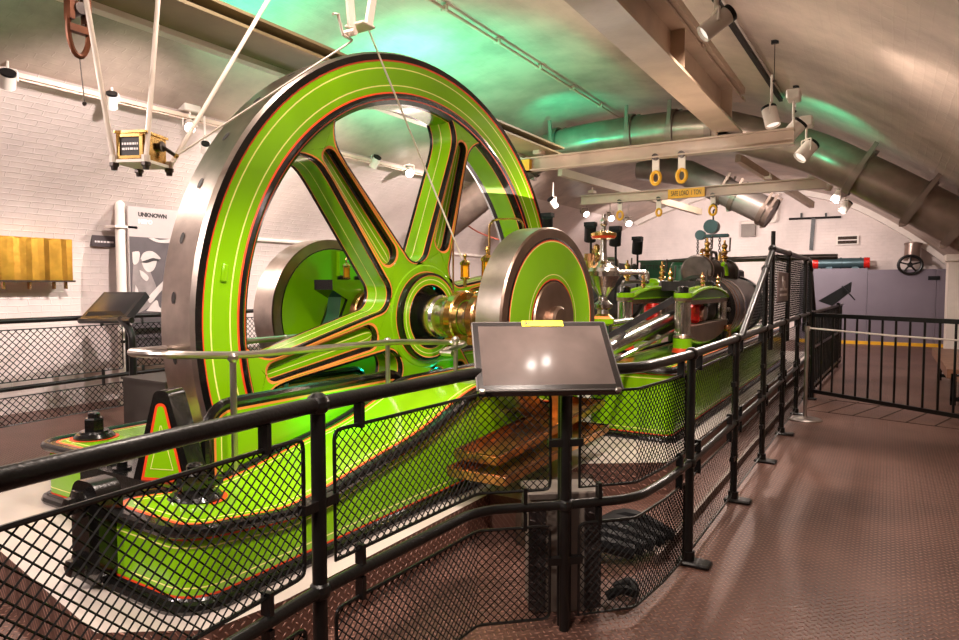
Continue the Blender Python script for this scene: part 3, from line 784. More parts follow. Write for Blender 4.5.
# copper trays under the crank
def tray(name, x0, x1, y0, y1, z, lab, tilt=0):
    t = thing(name, ((x0+x1)/2,(y0+y1)/2,z), lab, 'drip tray')
    m = MB(); w = .012
    def q(x, y, zz): return Vector((x, y, zz+tilt*(y-y0)))
    v = [q(x0,y0,z),q(x1,y0,z),q(x1,y1,z),q(x0,y1,z)]; m.add(v, [(0,1,2,3)], TRAY)
    rim = []
    for a, b_ in (((x0,y0),(x1,y0)),((x1,y0),(x1,y1)),((x1,y1),(x0,y1)),((x0,y1),(x0,y0))):
        m.beam(q(*a,z+.02), q(*b_,z+.02), w, .045, TRAY); rim.append(q(*a,z+.045))
    m.build('pan', t)
    m = MB(); m.tube(rim, .011, COPPER, 6, True); m.build('rolled_edge', t)
    return t
tray('drip_tray', -2.05, -1.69, 2.98, 4.5, .40, 'long copper drip tray under the crank, nearest the railing')
tr = tray('drip_tray', -2.08, -1.80, 3.10, 4.7, .465, 'upper copper drip tray with curved splash sheet below the disc', .05)
m = MB(); N = 12
v = []
for i in range(N+1):
    q = PI*(1.02+.46*i/N)
    for x in (-2.06, -1.82): v.append(Vector((x, WY+.62*math.cos(q), WZ-.05+.62*math.sin(q))))
m.add(v, [(2*i,2*i+1,2*i+3,2*i+2) for i in range(N)], TRAY); m.build('splash_sheet', tr)
m = MB(); m.box((-1.86,3.9,.42),(-1.80,4.06,.78), TRAY); m.build('stay', tr)

# ================================================================ CROSSHEAD, RODS, CYLINDER
t = thing('crosshead_engine', (-1.88,6.9,.80), 'near steam engine with polished rod, guides and riveted cylinder', 'steam engine')
def guide(x, nm):
    m = MB(); y0, y1 = 6.15, 7.85
    m.lathe([(.095,.80,BLACK),(.095,.84,RED),(.09,.86,RED),(.085,.88,LIME),(.085,.97,BLACK),(.088,.975,BRNSTEEL),(.078,1.0,STEEL),(.072,1.01,STEEL),(.072,1.30,STEEL),(.082,1.31,BRNSTEEL),(.082,1.34,LIME),(.084,1.345,LIME),(.084,1.385,BLACK),(.06,1.39,BLACK),(.05,1.395,BLACK),(.05,1.44,BLACK),(.03,1.45,BLACK),(0,1.45)], (x,y0,0), (0,0,1), STEEL, 24)
    o = m.build('guide_column', t)
    m = MB(); m.lathe([(.06,.80,BLACK),(.06,1.0,STEEL),(.05,1.0,STEEL),(.05,1.40,STEEL),(0,1.40)], (x,y1,0), (0,0,1), BRNSTEEL, 16); m.build('guide_column', t)
    L = y1-y0
    fn = lambda a, b_, d: Vector((x+d, y0+a, b_))
    up = [(L*i/16, 1.335+.095*math.sin(PI*i/16)**.7) for i in range(17)]
    poly = [(L,1.32),(0,1.32)]+up
    m = MB(); m.prism(poly, fn, -.06, .06, OLIVE)
    ed = [fn(a, b_, 0) for a, b_ in up]
    for dx in (-.055, .055): m.tube([p+Vector((dx,0,0)) for p in ed], .022, LIME, 8)
    m.box((x-.062,y0,1.318),(x+.062,y1,1.334), LIME)
    m.build('top_slide_bar', t)
    m = MB(); m.box((x-.055,y0,1.275),(x+.055,y1,1.316), BRNSTEEL); m.box((x-.055,y0,1.03),(x+.055,y1,1.075), BRNSTEEL); m.build('slide_face', t)
    lo = [(L*i/16, 1.0-.11*math.sin(PI*i/16)**.8) for i in range(17)]
    m = MB(); m.prism([(0,1.03),(L,1.03)]+lo[::-1], fn, -.055, .055, BRNSTEEL)
    m.tube([fn(a, b_-.005, .0) for a, b_ in lo], .026, LIME, 8); m.build('bottom_slide_bar', t)
guide(-1.60,'near'); guide(-2.15,'far')
for x in (-1.66, -2.08):
    m = MB(); m.cbox((x,6.85,1.175),(.14,.30,.19), REDMET, None, .03); m.cyl((x-.1,6.85,1.175),(x+.1,6.85,1.175),.075,BRNSTEEL,18); m.build('crosshead_shoe', t)
m = MB(); m.cbox((-1.88,7.15,1.17),(.30,.26,.24), DKSTEEL, None, .03); m.cyl((-2.15,7.1,1.17),(-1.6,7.1,1.17),.06,STEEL,16); m.build('crosshead', t)
m = MB(); a = Vector((-1.83,4.18,.90)); b_ = Vector((-1.87,7.1,1.17))
m.tube([a, a.lerp(b_,.05), a.lerp(b_,.5), a.lerp(b_,.95), b_], [.055,.06,.075,.06,.06], STEEL, 20)
m.cbox(a+Vector((0,.02,0)), (.10,.26,.20), STEEL, None, .03); m.build('connecting_rod', t)
m = MB(); m.tube([(-1.68,4.3,.88),(-1.70,5.0,.93),(-1.72,6.9,1.07)], .018, STEEL, 10); m.cyl((-1.71,5.70,.98),(-1.71,5.80,.99),.032,STEEL,10); m.build('valve_rod', t)
m = MB(); m.tube([(-1.88,7.1,1.17),(-1.88,8.0,1.17)], .045, STEEL, 16); m.build('piston_rod', t)
m = MB(); R = .385
m.lathe([(0,7.90,BLACK),(.09,7.88,BLACK),(.12,7.9,DKSTEEL),(.20,7.92,BLACK),(R-.02,7.93,BLACK),(R+.02,7.95,COPPER),(R+.02,7.97,COPPER),(R+.0,8.0,DKSTEEL),(R,8.12,COPPER),(R+.004,8.14,DKSTEEL),(R,8.30,COPPER),(R+.004,8.32,DKSTEEL),(R,8.6,STEEL),(R+.006,8.62,STEEL),(R+.006,8.70,DKSTEEL),(R,8.72,DKSTEEL),(R,9.9,BLACK),(R+.03,9.9,BLACK),(R+.03,10.0,BLACK),(0,10.02)], (-1.88,0,1.18), (0,1,0), DKSTEEL, 56)
cy = m.build('cylinder', t)
for i in range(16):
    q = 2*PI*i/16; c = Vector((-1.88+.335*math.cos(q), 7.925, 1.18+.335*math.sin(q))); m = MB(); m.lathe([(.028,0),(.028,.03),(.014,.035),(.014,.055),(0,.056)], c, (0,-1,0), DKSTEEL, 6); m.build('cover_nut', cy)
m = MB(); m.lathe([(0,8.0),(.17,8.0,DKSTEEL),(.19,8.02,BRNSTEEL),(.19,8.06,DKSTEEL),(.155,8.08,BEAMDARK),(.155,8.7,DKSTEEL),(.165,8.72,BRNSTEEL),(.165,8.78,DKSTEEL),(.155,8.8,BEAMDARK),(.155,9.5,DKSTEEL),(.19,9.52,DKSTEEL),(.19,9.6,DKSTEEL),(0,9.6)], (-1.93,0,1.63), (0,1,0), DKSTEEL, 32)
m.box((-2.06,8.1,1.45),(-1.80,9.5,1.63), BEAMDARK); m.build('valve_chest', t)
for i in range(7):
    m = MB(); c = Vector((-1.80, 8.15+i*.2, 1.52)); m.lathe([(.03,0),(.03,.02),(.018,.025),(.018,.06),(0,.062)], c, (1,0,0), COPPER if i % 3 == 0 else DKSTEEL, 6); m.build('chest_nut', t)
for i in range(3):
    m = MB(); y = 8.1+i*.5; m.tube(fillet([(-1.9,y,1.76),(-1.9,y,1.88),(-1.9,y+.3,1.88),(-1.9,y+.3,1.76)],.06), .02, (COPPER, DKSTEEL, BRASS)[i], 8); m.build('indicator_pipe', t)
m = MB(); m.tube(arc_ := [Vector((-1.62, 8.0+.16*math.cos(q), 1.55+.16*math.sin(q))) for q in [PI*.05+PI*.6*i/8 for i in range(9)]], .022, LIME, 8); m.build('starting_lever', t)
for (x, y, z, s) in ((-1.72,7.4,1.40,1.0),(-1.60,6.9,1.42,.8),(-2.15,6.7,1.42,.85),(-2.15,6.2,1.50,1.0),(-1.60,7.6,1.42,.8),(-2.15,7.7,1.42,1.2),(-1.88,8.3,1.77,1.3),(-1.90,9.4,1.77,1.5),(-2.6,8.9,1.5,1.4)):
    p = Vector((x,y,z)); m = MB()
    m.lathe([(.02*s,0),(.02*s,.03*s),(.035*s,.04*s),(.035*s,.05*s),(.018*s,.06*s),(.03*s,.085*s),(.03*s,.10*s),(.016*s,.115*s),(.026*s,.14*s),(.026*s,.155*s),(.01*s,.17*s),(.01*s,.20*s),(0,.20*s)], p, (0,0,1), BRASS if s > .9 else COPPER, 12)
    m.tube([p+Vector((0,0,.09*s)),p+Vector((.05*s,-.03*s,.10*s)),p+Vector((.055*s,-.035*s,.22*s))], .008*s, DKSTEEL, 6); m.build('lubricator', t)
m = MB()
for x, y, z in ((-1.5,7.75,.88),(-1.52,7.72,.98),(-1.5,7.8,.82)): m.ball((x,y,z), .04, COPPER, 10)
m.cyl((-1.5,7.76,.80),(-1.5,7.76,1.02),.02,COPPER,8); m.build('drain_cock', t)
for y in (5.5, 6.9, 8.3):
    m = MB(); m.tube(fillet([(-2.45,y,.82),(-2.45,y,1.5),(-2.45,y+.9,1.5)],.1), .022, DKSTEEL, 8); m.build('steam_pipe', t)
m = MB(); m.tube([(-2.55,5.1,1.02),(-2.55,8.6,1.05)], .03, STEEL, 10); m.tube([(-2.40,5.1,.90),(-2.40,8.0,.92)], .024, STEEL, 10); m.build('eccentric_rod', t)
m = MB(); m.beam((-2.2,5.9,.80),(-2.2,5.35,1.2),.04,.05,DKGREEN); m.build('rocking_lever', t)
m = MB(); m.box((-2.05,7.0,1.40),(-1.70,7.75,1.50), TARPGREY); m.build('drip_hood', t)

# governor
gp = at('y', 5.2, 603, 300); t = thing('governor', (gp.x,5.2,.80), 'steel vase shaped governor on a stand right of the crank disc', 'governor')
c = Vector((gp.x,5.2,0))
m = MB(); m.lathe([(.10,.78,DKGREEN),(.10,.85,RED),(.07,.88,DKGREEN),(.05,.95,DKGREEN),(.05,1.12,LIME),(.09,1.14,LIME),(.09,1.18,ORANGE),(.07,1.20,BRASS),(.05,1.22,STEEL),(.04,1.27,STEEL),(0,1.27)], c, (0,0,1), DKGREEN, 24); m.build('stand', t)
m = MB(); m.lathe([(.02,1.24),(.075,1.27),(.08,1.30),(.04,1.33),(.035,1.36),(.09,1.44),(.135,1.53),(.14,1.57),(.125,1.60),(.07,1.63),(.035,1.66),(.028,1.72),(.025,1.84),(0,1.84)], c, (0,0,1), STEEL, 28); m.build('vase', t)
m = MB(); m.lathe([(.02,1.83,BRASS),(.09,1.84,RED),(.105,1.86,BRASS),(.105,1.885,BRASS),(.06,1.90,STEEL),(.02,1.91,STEEL),(.02,1.94,STEEL),(.032,1.96,STEEL),(.032,1.985,STEEL),(.015,2.01,STEEL),(.015,2.04),(0,2.04)], c, (0,0,1), BRASS, 24); m.build('top_disc', t)
m = MB(); m.tube(fillet([c+Vector((.06,0,1.56)),c+Vector((.34,.1,1.56)),c+Vector((.34,.1,1.50))],.05), .02, STEEL, 8); m.cyl(c+Vector((-.12,0,1.50)),c+Vector((-.12,0,1.68)),.03,BRASS,10); m.cyl(c+Vector((-.12,0,1.66)),c+Vector((-.12,0,1.72)),.045,COPPER,10); m.build('arm', t)
m = MB(); m.cyl(c+Vector((-.22,.0,1.10)),c+Vector((-.05,.85,1.12)),.035,STEEL,12); m.cyl(c+Vector((-.12,.4,1.02)),c+Vector((-.12,.4,1.18)),.05,DKSTEEL,12); m.beam(c+Vector((0,0,1.0)),c+Vector((.5,.3,1.34)),.03,.05,TARPGREY); m.build('linkage', t)

# far engine
t = thing('far_engine', (-4.2,10,.80), 'farther steam engine with worn grey cylinder behind the governor', 'steam engine')
m = MB(); m.lathe([(0,9.6),(.46,9.6),(.50,9.66),(.50,9.76),(.46,9.8),(.46,11.6),(.5,11.62),(.5,11.74),(0,11.76)], (-4.2,0,1.28), (0,1,0), TARPGREY, 40); m.build('cylinder', t)
m = MB(); m.prism([(9.7,1.6),(9.8,1.84),(11.4,1.84),(11.5,1.6)], lambda a, b_, d: Vector((-4.2+d, a, b_)), -.3, .3, DKSTEEL); m.build('valve_chest', t)
m = MB(); m.tube([(-4.1,7.3,1.05),(-4.2,9.6,1.28)], .05, STEEL, 14); m.tube([(-3.9,6.0,1.0),(-3.9,9.4,1.3)], .03, STEEL, 10); m.build('piston_rod', t)
m = MB(); m.beam((-3.6,9.0,1.2),(-3.2,9.6,1.75),.05,.08,TARPGREY); m.tube(fillet([(-3.9,9.2,1.6),(-3.9,9.2,1.85),(-3.5,9.6,1.85),(-3.5,9.6,1.7)],.1),.04,STEEL,10); m.build('rocking_lever', t)
for x, y in ((-3.7,9.3),(-4.5,9.4),(-4.2,10.4)):
    m = MB(); p = Vector((x,y,1.75)); m.lathe([(.02,0),(.03,.1),(.06,.12),(.06,.16),(.03,.2),(.05,.25),(.05,.3),(0,.33)], p, (0,0,1), BRASS, 12); m.build('lubricator', t)
# boiler house plate: green maker's box
p0 = at('y', 12.6, 640, 287); p1 = at('y', 12.6, 667, 262)
t = thing('maker_plate_box', (p0.x,12.6,.8), 'dark green box lettered on top behind the far engine', 'box')
m = MB(); m.box((p0.x,12.6,.8),(p1.x+.12,13.3,p1.z), DKGREEN); m.box((p0.x-.03,12.57,p1.z),(p1.x+.15,13.33,p1.z+.04), DKGREEN); m.build('case', t)
text_mesh('lettering', 'BATTERSEA', .13, INK, ((p0.x+p1.x)/2,12.595,p1.z-.1), axes((1,0,0),(0,0,1)), t, width=.8)
# condenser / second engine cylinder behind, green and dark cabinets
t = thing('pump_unit', (-3.0,11.5,.8), 'teal green pump with long dark shaft behind the crosshead', 'pump')
m = MB(); m.cyl((-3.0,11.4,.8),(-3.0,11.4,1.72),.20,DKGREEN,20); m.ball((-3.0,11.4,1.72),.2,DKGREEN,16); m.cbox((-2.5,11.8,1.25),(.8,.5,.95),TARPGREY,None,.03); m.build('casing', t)
m = MB(); m.lathe([(0,0),(.012,.02),(.045,.5),(.05,1.9),(.04,2.6),(0,2.6)], at('y',11.0,661,261), (1,.0,.005), DKSTEEL, 12); m.build('shaft', t)
m = MB(); m.ball((-3.25,10.6,1.42),.2,LIME,18,.8); m.build('dome', t)
# spotlight fittings that look down between the engines
def lug_spot(u, v, yy, lab):
    p = at('y', yy, u, v); t = thing('floor_spotlight', p-Vector((0,0,.4)), lab, 'spotlight')
    m = MB(); m.cyl(p+Vector((0,0,-.10)), p+Vector((.04,-.08,.10)), .085, PLASTICBLK, 14); m.cbox(p+Vector((0,.02,.14)), (.16,.12,.06), PLASTICBLK); m.build('head', t)
    m = MB(); m.cyl(p+Vector((0,.05,-.95)), p+Vector((0,.03,0)), .018, PLASTICBLK, 8); m.build('stem', t)
lug_spot(547,225,8.6,'black spotlight on a stem just above the crank disc'); lug_spot(590,234,9.0,'black spotlight on a stem left of the governor'); lug_spot(615,238,9.2,'black spotlight on a stem right of the governor'); lug_spot(637,247,10.6,'small black spotlight on a stem above the far cylinder')

# ================================================================ RAILINGS
def diamond(mb, path, s0, s1, z0, z1, sp, r, mat=WIRE, zf=None):
    """woven diamond wire between arc lengths s0..s1 of a plan path and heights z0..z1"""
    P = [Vector((p[0], p[1], 0)) for p in path]; L = [0]
    for i in range(1, len(P)): L.append(L[-1]+(P[i]-P[i-1]).length)
    def pt(s, z):
        for i in range(1, len(P)):
            if s <= L[i]+1e-6 or i == len(P)-1:
                q = P[i-1].lerp(P[i], (s-L[i-1])/(L[i]-L[i-1])); return Vector((q.x, q.y, z))
    def top(s): return zf(s) if zf else z1
    hm = max(top(s0), top(s1), top((s0+s1)/2), z1)
    k = s0-(hm-z0)
    while k < s1:
        for sg in (1, -1):
            a, b_ = k, k+(hm-z0)
            lo, hi = max(a, s0), min(b_, s1)
            if hi-lo < .004: continue
            cuts = [lo]+[q for q in L if lo+.003 < q < hi-.003]+[hi]
            zz = lambda s: (z0+(s-a)) if sg > 0 else (hm-(s-a))
            if zf:
                # clip the wire under a sloping edge
                n = max(2, int((hi-lo)/.02)); sv = [lo+(hi-lo)*i/n for i in range(n+1)]
                good = [q for q in sv if z0-1e-6 <= zz(q) <= top(q)]
                if len(good) < 2: continue
                cuts = [good[0]]+[q for q in L if good[0]+.003 < q < good[-1]-.003]+[good[-1]]
            off = .0012*sg
            mb.tube([pt(q, zz(q))+Vector((off,off,0)) for q in cuts], r, mat, 3, caps=False)
        k += sp
    return pt
def path_len(P): return sum((Vector(P[i])-Vector(P[i-1])).length for i in range(1, len(P)))
def pathpt(P, s):
    acc = 0
    for i in range(1, len(P)):
        a, b_ = Vector(P[i-1]), Vector(P[i]); d = (b_-a).length
        if s <= acc+d or i == len(P)-1: return a.lerp(b_, (s-acc)/d), (b_-a)/d
        acc += d
def subpath(P, s0, s1):
    acc = 0; out = [pathpt(P, s0)[0]]
    for i in range(1, len(P)-1):
        acc += (Vector(P[i])-Vector(P[i-1])).length
        if s0+.02 < acc < s1-.02: out.append(Vector(P[i]))
    out.append(pathpt(P, s1)[0]); return out
def panel(t, P, s0, s1, z0, z1, sp=.034, r=.0026):
    m = MB(); diamond(m, P, s0, s1, z0, z1, sp, r); o = m.build('mesh_panel', t)
    m = MB(); sp_ = subpath(P, s0, s1); c = .03
    lo = [Vector((p.x,p.y,z0)) for p in sp_]; hi = [Vector((p.x,p.y,z1)) for p in sp_]
    ring = lo+hi[::-1]
    ring = fillet(ring+[ring[0]], c, 3)
    m.tube(ring[:-1], .0065, IRON, 6, True); m.build('panel_frame', o)
    return o
def clips(t, P, ss_, z0, z1):
    for s in ss_:
        p, d = pathpt(P, s); m = MB(); dd = Vector((d.x, d.y, 0)); m.beam((p.x,p.y,z0),(p.x,p.y,z1), .034, .016, IRON, dd); m.cyl(Vector((p.x,p.y,(z0+z1)/2))+Vector((dd.y,-dd.x,0))*.006, Vector((p.x,p.y,(z0+z1)/2))+Vector((dd.y,-dd.x,0))*.016, .007, STEEL, 6)
        m.build('clip', t)
def railing(label, P, posts, feet=True, rt=.0235, ztop=1.1, zmid=.535, panels=True, sp=.034, group=None, r=.0026, lower=True):
    P = [Vector((p[0], p[1])) for p in P]
    p0, _ = pathpt(P, posts[0]); t = thing('railing', (p0.x,p0.y,0), label, 'railing', group)
    L = path_len(P)
    pts3 = lambda z: fillet([(p.x,p.y,z) for p in P], .12, 5)
    m = MB(); m.tube(pts3(ztop), rt, IRON, 14); m.build('top_rail', t)
    m = MB(); m.tube(pts3(zmid), rt*.85, IRON, 12); m.build('mid_rail', t)
    for s in posts:
        p, d = pathpt(P, s); m = MB(); m.cyl((p.x,p.y,0),(p.x,p.y,ztop), rt*.95, IRON, 14); m.ball((p.x,p.y,ztop), rt*1.55, IRON, 14); m.ball((p.x,p.y,zmid), rt*1.45, IRON, 12)
        if feet: m.cbox((p.x+.03,p.y,.012),(.17,.10,.024), IRON, None, .008); m.cyl((p.x,p.y,.02),(p.x,p.y,.07), rt*1.4, IRON, 12)
        m.build('post', t)
    if panels:
        seg = [0]+list(posts)+[L]
        if posts[0] < .01: seg = seg[1:]
        for i in range(len(seg)-1):
            a, b_ = seg[i]+.065, seg[i+1]-.065
            if b_-a < .2: continue
            panel(t, P, a, b_, zmid+.07, ztop-.09, sp, r)
            if lower: panel(t, P, a, b_, .055, zmid-.085, sp, r)
            q = [a+(b_-a)*.10, b_-(b_-a)*.10]
            clips(t, P, q, ztop-.10, ztop-.02); clips(t, P, q, zmid+.02, zmid+.085); clips(t, P, q, zmid-.095, zmid-.02)
            p, d = pathpt(P, seg[i+1])
            for z in (.30, .80):
                if i == len(seg)-2: break
                dd = Vector((d.x,d.y,0)); c = Vector((p.x,p.y,z)); m = MB(); m.beam(c-dd*.075, c+dd*.075, .03, .03, IRON); m.build('bracket', t)
    return t
Pn = [(-1.22,-.9),(-1.36,.55),(-1.43,1.40),(-1.40,2.25),(-1.125,2.50),(-.90,2.74),(-.865,3.05),(-.85,3.43)]
def arcs(P):
    out = [0]
    for i in range(1, len(P)): out.append(out[-1]+(Vector(P[i])-Vector(P[i-1])).length)
    return out
An = arcs(Pn)
railing('near black mesh railing curving from lower left to the information screen', Pn, [An[1]-.75, An[2], An[4]], False)
Pr = [(-.85,3.45),(-.85,9.55)]
railing('long black mesh railing along the right side of the engine', Pr, [.0+1.18*i for i in range(6)], True, sp=.045, r=.0011)
# raised screen on the right railing
t = thing('mesh_screen', (-.85,7.8,1.1), 'tall black mesh screen raised above the walkway railing with a small notice', 'screen')
X_ = -.85
pts = [(X_,4.80,1.10),(X_,6.18,1.77),(X_,9.35,1.78),(X_,10.1,1.12)]
m = MB(); m.tube(fillet(pts,.10,5), .024, IRON, 12); m.build('top_rail', t)
for y in (5.81, 6.15, 7.25, 8.85, 9.5):
    zt = 1.77 if 6.1 < y < 9.4 else (1.10+(y-4.8)/1.38*.67 if y < 6.1 else 1.66)
    m = MB(); m.cyl((X_,y,0.9),(X_,y,zt),.022,IRON,12); m.ball((X_,y,zt),.035,IRON,10); m.build('post', t)
m = MB(); m.cyl((X_,6.18,1.77),(X_,6.18,1.92),.018,IRON,10); m.build('finial', t)
m = MB(); Ps = [(X_,4.85),(X_,10.05)]
zf = lambda s: 1.74-.67*max(0, (1.30-s)/1.38)-.66*max(0, (s-4.5)/.75)
diamond(m, Ps, .02, 5.15, 1.13, 1.74, .045, .0020, WIRE, zf); m.build('mesh_panel', t)
p0 = at('x', X_+.03, 777, 302); p1 = at('x', X_+.03, 788, 273)
m = MB(); m.box((X_+.028,p0.y,p0.z),(X_+.036,p1.y,p1.z), simple('notice_taupe',(.15,.10,.095),.5)); sg = m.build('notice', t)
text_mesh('lettering', 'No', .17, PALEINK, (X_+.038,(p0.y+p1.y)/2,p0.z+.62*(p1.z-p0.z)), axes((0,1,0),(0,0,1)), sg)
strokes(sg, (X_+.038,(p0.y+p1.y)/2,p0.z+.32*(p1.z-p0.z)), (0,1,0), (0,0,1), abs(p1.y-p0.y)*.7, .10, 2)
# far run of tall bars
t = thing('railing', (-.85,9.6,0), 'far black barred railing beyond the gate', 'railing')
m = MB()
for z in (1.1, .62, .1): m.tube([(-.85,9.6,z),(-.72,14.2,z)], .022, IRON, 8)
m.build('rail', t)
for i in range(24):
    y = 9.65+i*.19; x = -.85+.13*(y-9.6)/4.6; m = MB(); m.box((x-.012,y-.012,.02),(x+.012,y+.012,1.1), IRON); m.build('bar', t)
# gate across the walkway
ga, gb = Vector((-.80,9.45,0)), Vector((.72,8.35,0))
t = thing('gate', ga, 'black barred gate closing off the end of the walkway', 'gate')
m = MB(); m.beam(ga+Vector((0,0,1.08)), gb+Vector((0,0,1.08)), .05, .05, IRON); m.beam(ga+Vector((0,0,.10)), gb+Vector((0,0,.10)), .045, .045, IRON)
m.cyl(ga, ga+Vector((0,0,1.12)), .026, IRON, 12); m.cyl(gb, gb+Vector((0,0,1.12)), .026, IRON, 12); m.build('frame', t)
for i in range(11):
    p = ga.lerp(gb, (i+.8)/11.6); m = MB(); m.cyl(p+Vector((0,0,.10)), p+Vector((0,0,1.07)), .0125, IRON, 8); m.build('bar', t)
# stanchion with tape
sp0 = Vector((-.726,7.88,0)); t = thing('barrier_post', sp0, 'slim steel barrier post with round foot by the railing', 'barrier post')
m = MB(); m.lathe([(0,0),(.17,0),(.17,.012),(.15,.022),(.03,.035),(.0,.036)], sp0, (0,0,1), STAINLESS, 32); m.build('foot', t)
m = MB(); m.cyl(sp0+Vector((0,0,.03)), sp0+Vector((0,0,.97)), .02, STAINLESS, 14); m.cyl(sp0+Vector((0,0,.97)), sp0+Vector((0,0,1.02)), .03, STAINLESS, 16); m.build('pole', t)
m = MB(); m.tube([sp0+Vector((0,0,1.0)), Vector((.05,7.6,.965)), Vector((.95,7.2,.95))], .010, WHITE, 6); m.cyl((.95,7.2,.0),(.95,7.2,1.0),.02,STAINLESS,10)
m.build('cord', t)

# left far railing
PL = [(-7.30,.4),(-7.42,3.0),(-7.58,4.42),(-7.58,6.0),(-7.58,8.6)]
AL = arcs(PL)
railing('black mesh railing along the left wall below the brass sheet', PL, [AL[1]-1.2, AL[2]-.02, AL[2]+1.3, AL[3]+1.0], False, .028, 1.1, .42, True, .07, None, .005)
t = thing('tilted_reading_desk', (-7.4,4.0,1.1), 'black tilted reading desk seen from behind on the left railing', 'lectern')
c0, c1, c2, c3 = (at('y', 3.75, 80, 318), at('y', 3.75, 126, 317), at('y', 4.15, 146, 292), at('y', 4.15, 104, 292))
nn = (c1-c0).cross(c3-c0).normalized()
m = MB(); v = [c0,c1,c2,c3]+[p-nn*.07 for p in (c0,c1,c2,c3)]; m.add(v, [(0,1,2,3),(7,6,5,4),(0,4,5,1),(1,5,6,2),(2,6,7,3),(3,7,4,0)], PLASTICBLK)
cc = (c0+c1+c2+c3)/4
m.add([cc+(p-cc)*.7+nn*.03 for p in (c0,c1,c2,c3)]+[cc+(p-cc)*.85 for p in (c0,c1,c2,c3)], [(0,1,2,3),(0,4,5,1),(1,5,6,2),(2,6,7,3),(3,7,4,0)], PLASTICBLK); m.build('desk', t)
m = MB(); m.tube([c0-Vector((0,0,.03)), c1-Vector((-.1,0,.03))], .03, IRON, 8); q = (c0+c1)/2; m.tube(fillet([c1+Vector((-.1,0,-.02)),(c1.x+.10,c1.y,1.0),(c1.x+.10,c1.y,.3),(c1.x+.2,c1.y,.3)],.15), .035, IRON, 10); m.build('bracket', t)
# grey bin next to the wheel
p0 = at('y', 3.2, 124, 420); p1 = at('y', 3.2, 165, 382)
t = thing('equipment_box', ((p0.x+p1.x)/2,3.4,0), 'plain dark grey box standing left of the flywheel rim', 'box')
m = MB(); m.box((p0.x,3.2,0),(p1.x,3.75,p1.z-.02), PLASTICGRY); m.build('case', t)
m = MB(); m.box((p0.x-.012,3.188,p1.z-.02),(p1.x+.012,3.762,p1.z), PLASTICGRY); m.build('lid', t)

# ================================================================ INFORMATION SCREEN BY THE RAILING
Ld = Vector((.80,.60,0)).normalized(); Ln = Vector((Ld.y,-Ld.x,0))
C = Vector((-1.195,2.44,1.165)); up_ = (Vector((0,0,.66))-Ln*.75).normalized(); nrm = Ld.cross(up_).normalized()
t = thing('information_screen', (-1.125,2.50,0), 'tilted dark glass information screen with yellow tab beside the crank disc', 'screen')
f = lambda a, b_, d: C+Ld*a+up_*b_+nrm*d
m = MB(); m.prism(rrect(-.285,-.185,.285,.185,.008,2), f, -.035, 0, SCRBLK); m.build('housing', t)
m = MB(); m.prism(rrect(-.292,-.191,.292,.191,.01,2), f, .0, .006, PLASTICGRY); m.build('bezel_edge', t)
m = MB(); m.inset([(-.286,-.185),(.286,-.185),(.286,.185),(-.286,.185)], f, [(0,SCRBLK),(.022,SCREEN)], .0075); m.build('glass', t)
m = MB(); m.prism(rrect(-.075,.160,.105,.194,.003,2), f, .008, .011, SIGNYEL); tb = m.build('yellow_tab', t)
m = MB(); m.lathe([(.008,0),(.012,0,INK),(.012,.001)], f(-.055,.177,.0112), nrm, INK, 16); m.lathe([(.006,0),(0,.0002)], f(-.055,.177,.0112), nrm, INK, 12); m.build('round_mark', tb)
for a in (-.27, .27): m = MB(); m.cbox(f(a,-.187,.0), (.025,.018,.018), STAINLESS, axes(Ld, up_), .004); m.build('corner_clip', t)
m = MB(); m.cyl((-1.145,2.54,0),(-1.145,2.54,1.13),.030,PLASTICBLK,16); m.cbox((-1.16,2.52,1.12),(.18,.14,.05),PLASTICBLK,axes(Ld, up_)); m.build('support', t)
# pedestal cabinet behind the railing post
t = thing('cable_pedestal', (-1.17,2.66,0), 'taupe cabinet standing behind the railing below the screen', 'cabinet')
RZ = Matrix.Rotation(math.atan2(Ld.y, Ld.x), 3, 'Z')
c = Vector((-1.235,2.70,0))
m = MB(); m.cbox(c+Vector((0,0,.255)), (.30,.16,.51), PEDGREY, RZ, .006); m.build('case', t)
m = MB(); m.cbox(c+Vector((0,0,.53)), (.34,.20,.035), PEDGREY, RZ, .006); m.build('lid', t)
for s in (-1, 1):
    m = MB(); m.cbox(c+Ld*(s*.125)+Ln*.088+Vector((0,0,.25)), (.075,.008,.46), TREADDK, RZ); m.build('side_plate', t)
# pit items: black folded cover and cable
m = MB()
for i in range(5):
    a = -1.52+i*.03; m.tube(smooth_path([(a,3.05+i*.09,.05),(a+.18,3.16+i*.09,.12+.012*i),(a+.42,3.30+i*.08,.06)],5), .042, PLASTICBLK, 8)
tag(m.build('folded_cover'), 'black folded rubber cover lying behind the railing corner', 'cover')
m = MB(); m.tube(smooth_path([(-1.06,2.82,.03),(-1.0,2.86,.06),(-.96,2.92,.03),(-1.0,2.98,.05),(-1.06,2.93,.03)],5), .022, PLASTICBLK, 8, False)
tag(m.build('cable_coil'), 'black cable coil on the floor behind the railing bend', 'cable')
m = MB(); m.box((-1.74,3.2,.0),(-1.60,4.0,.22), BEAMDARK); tag(m.build('timber_packer'), 'dark timber packer beside the plinth under the copper trays', 'timber')
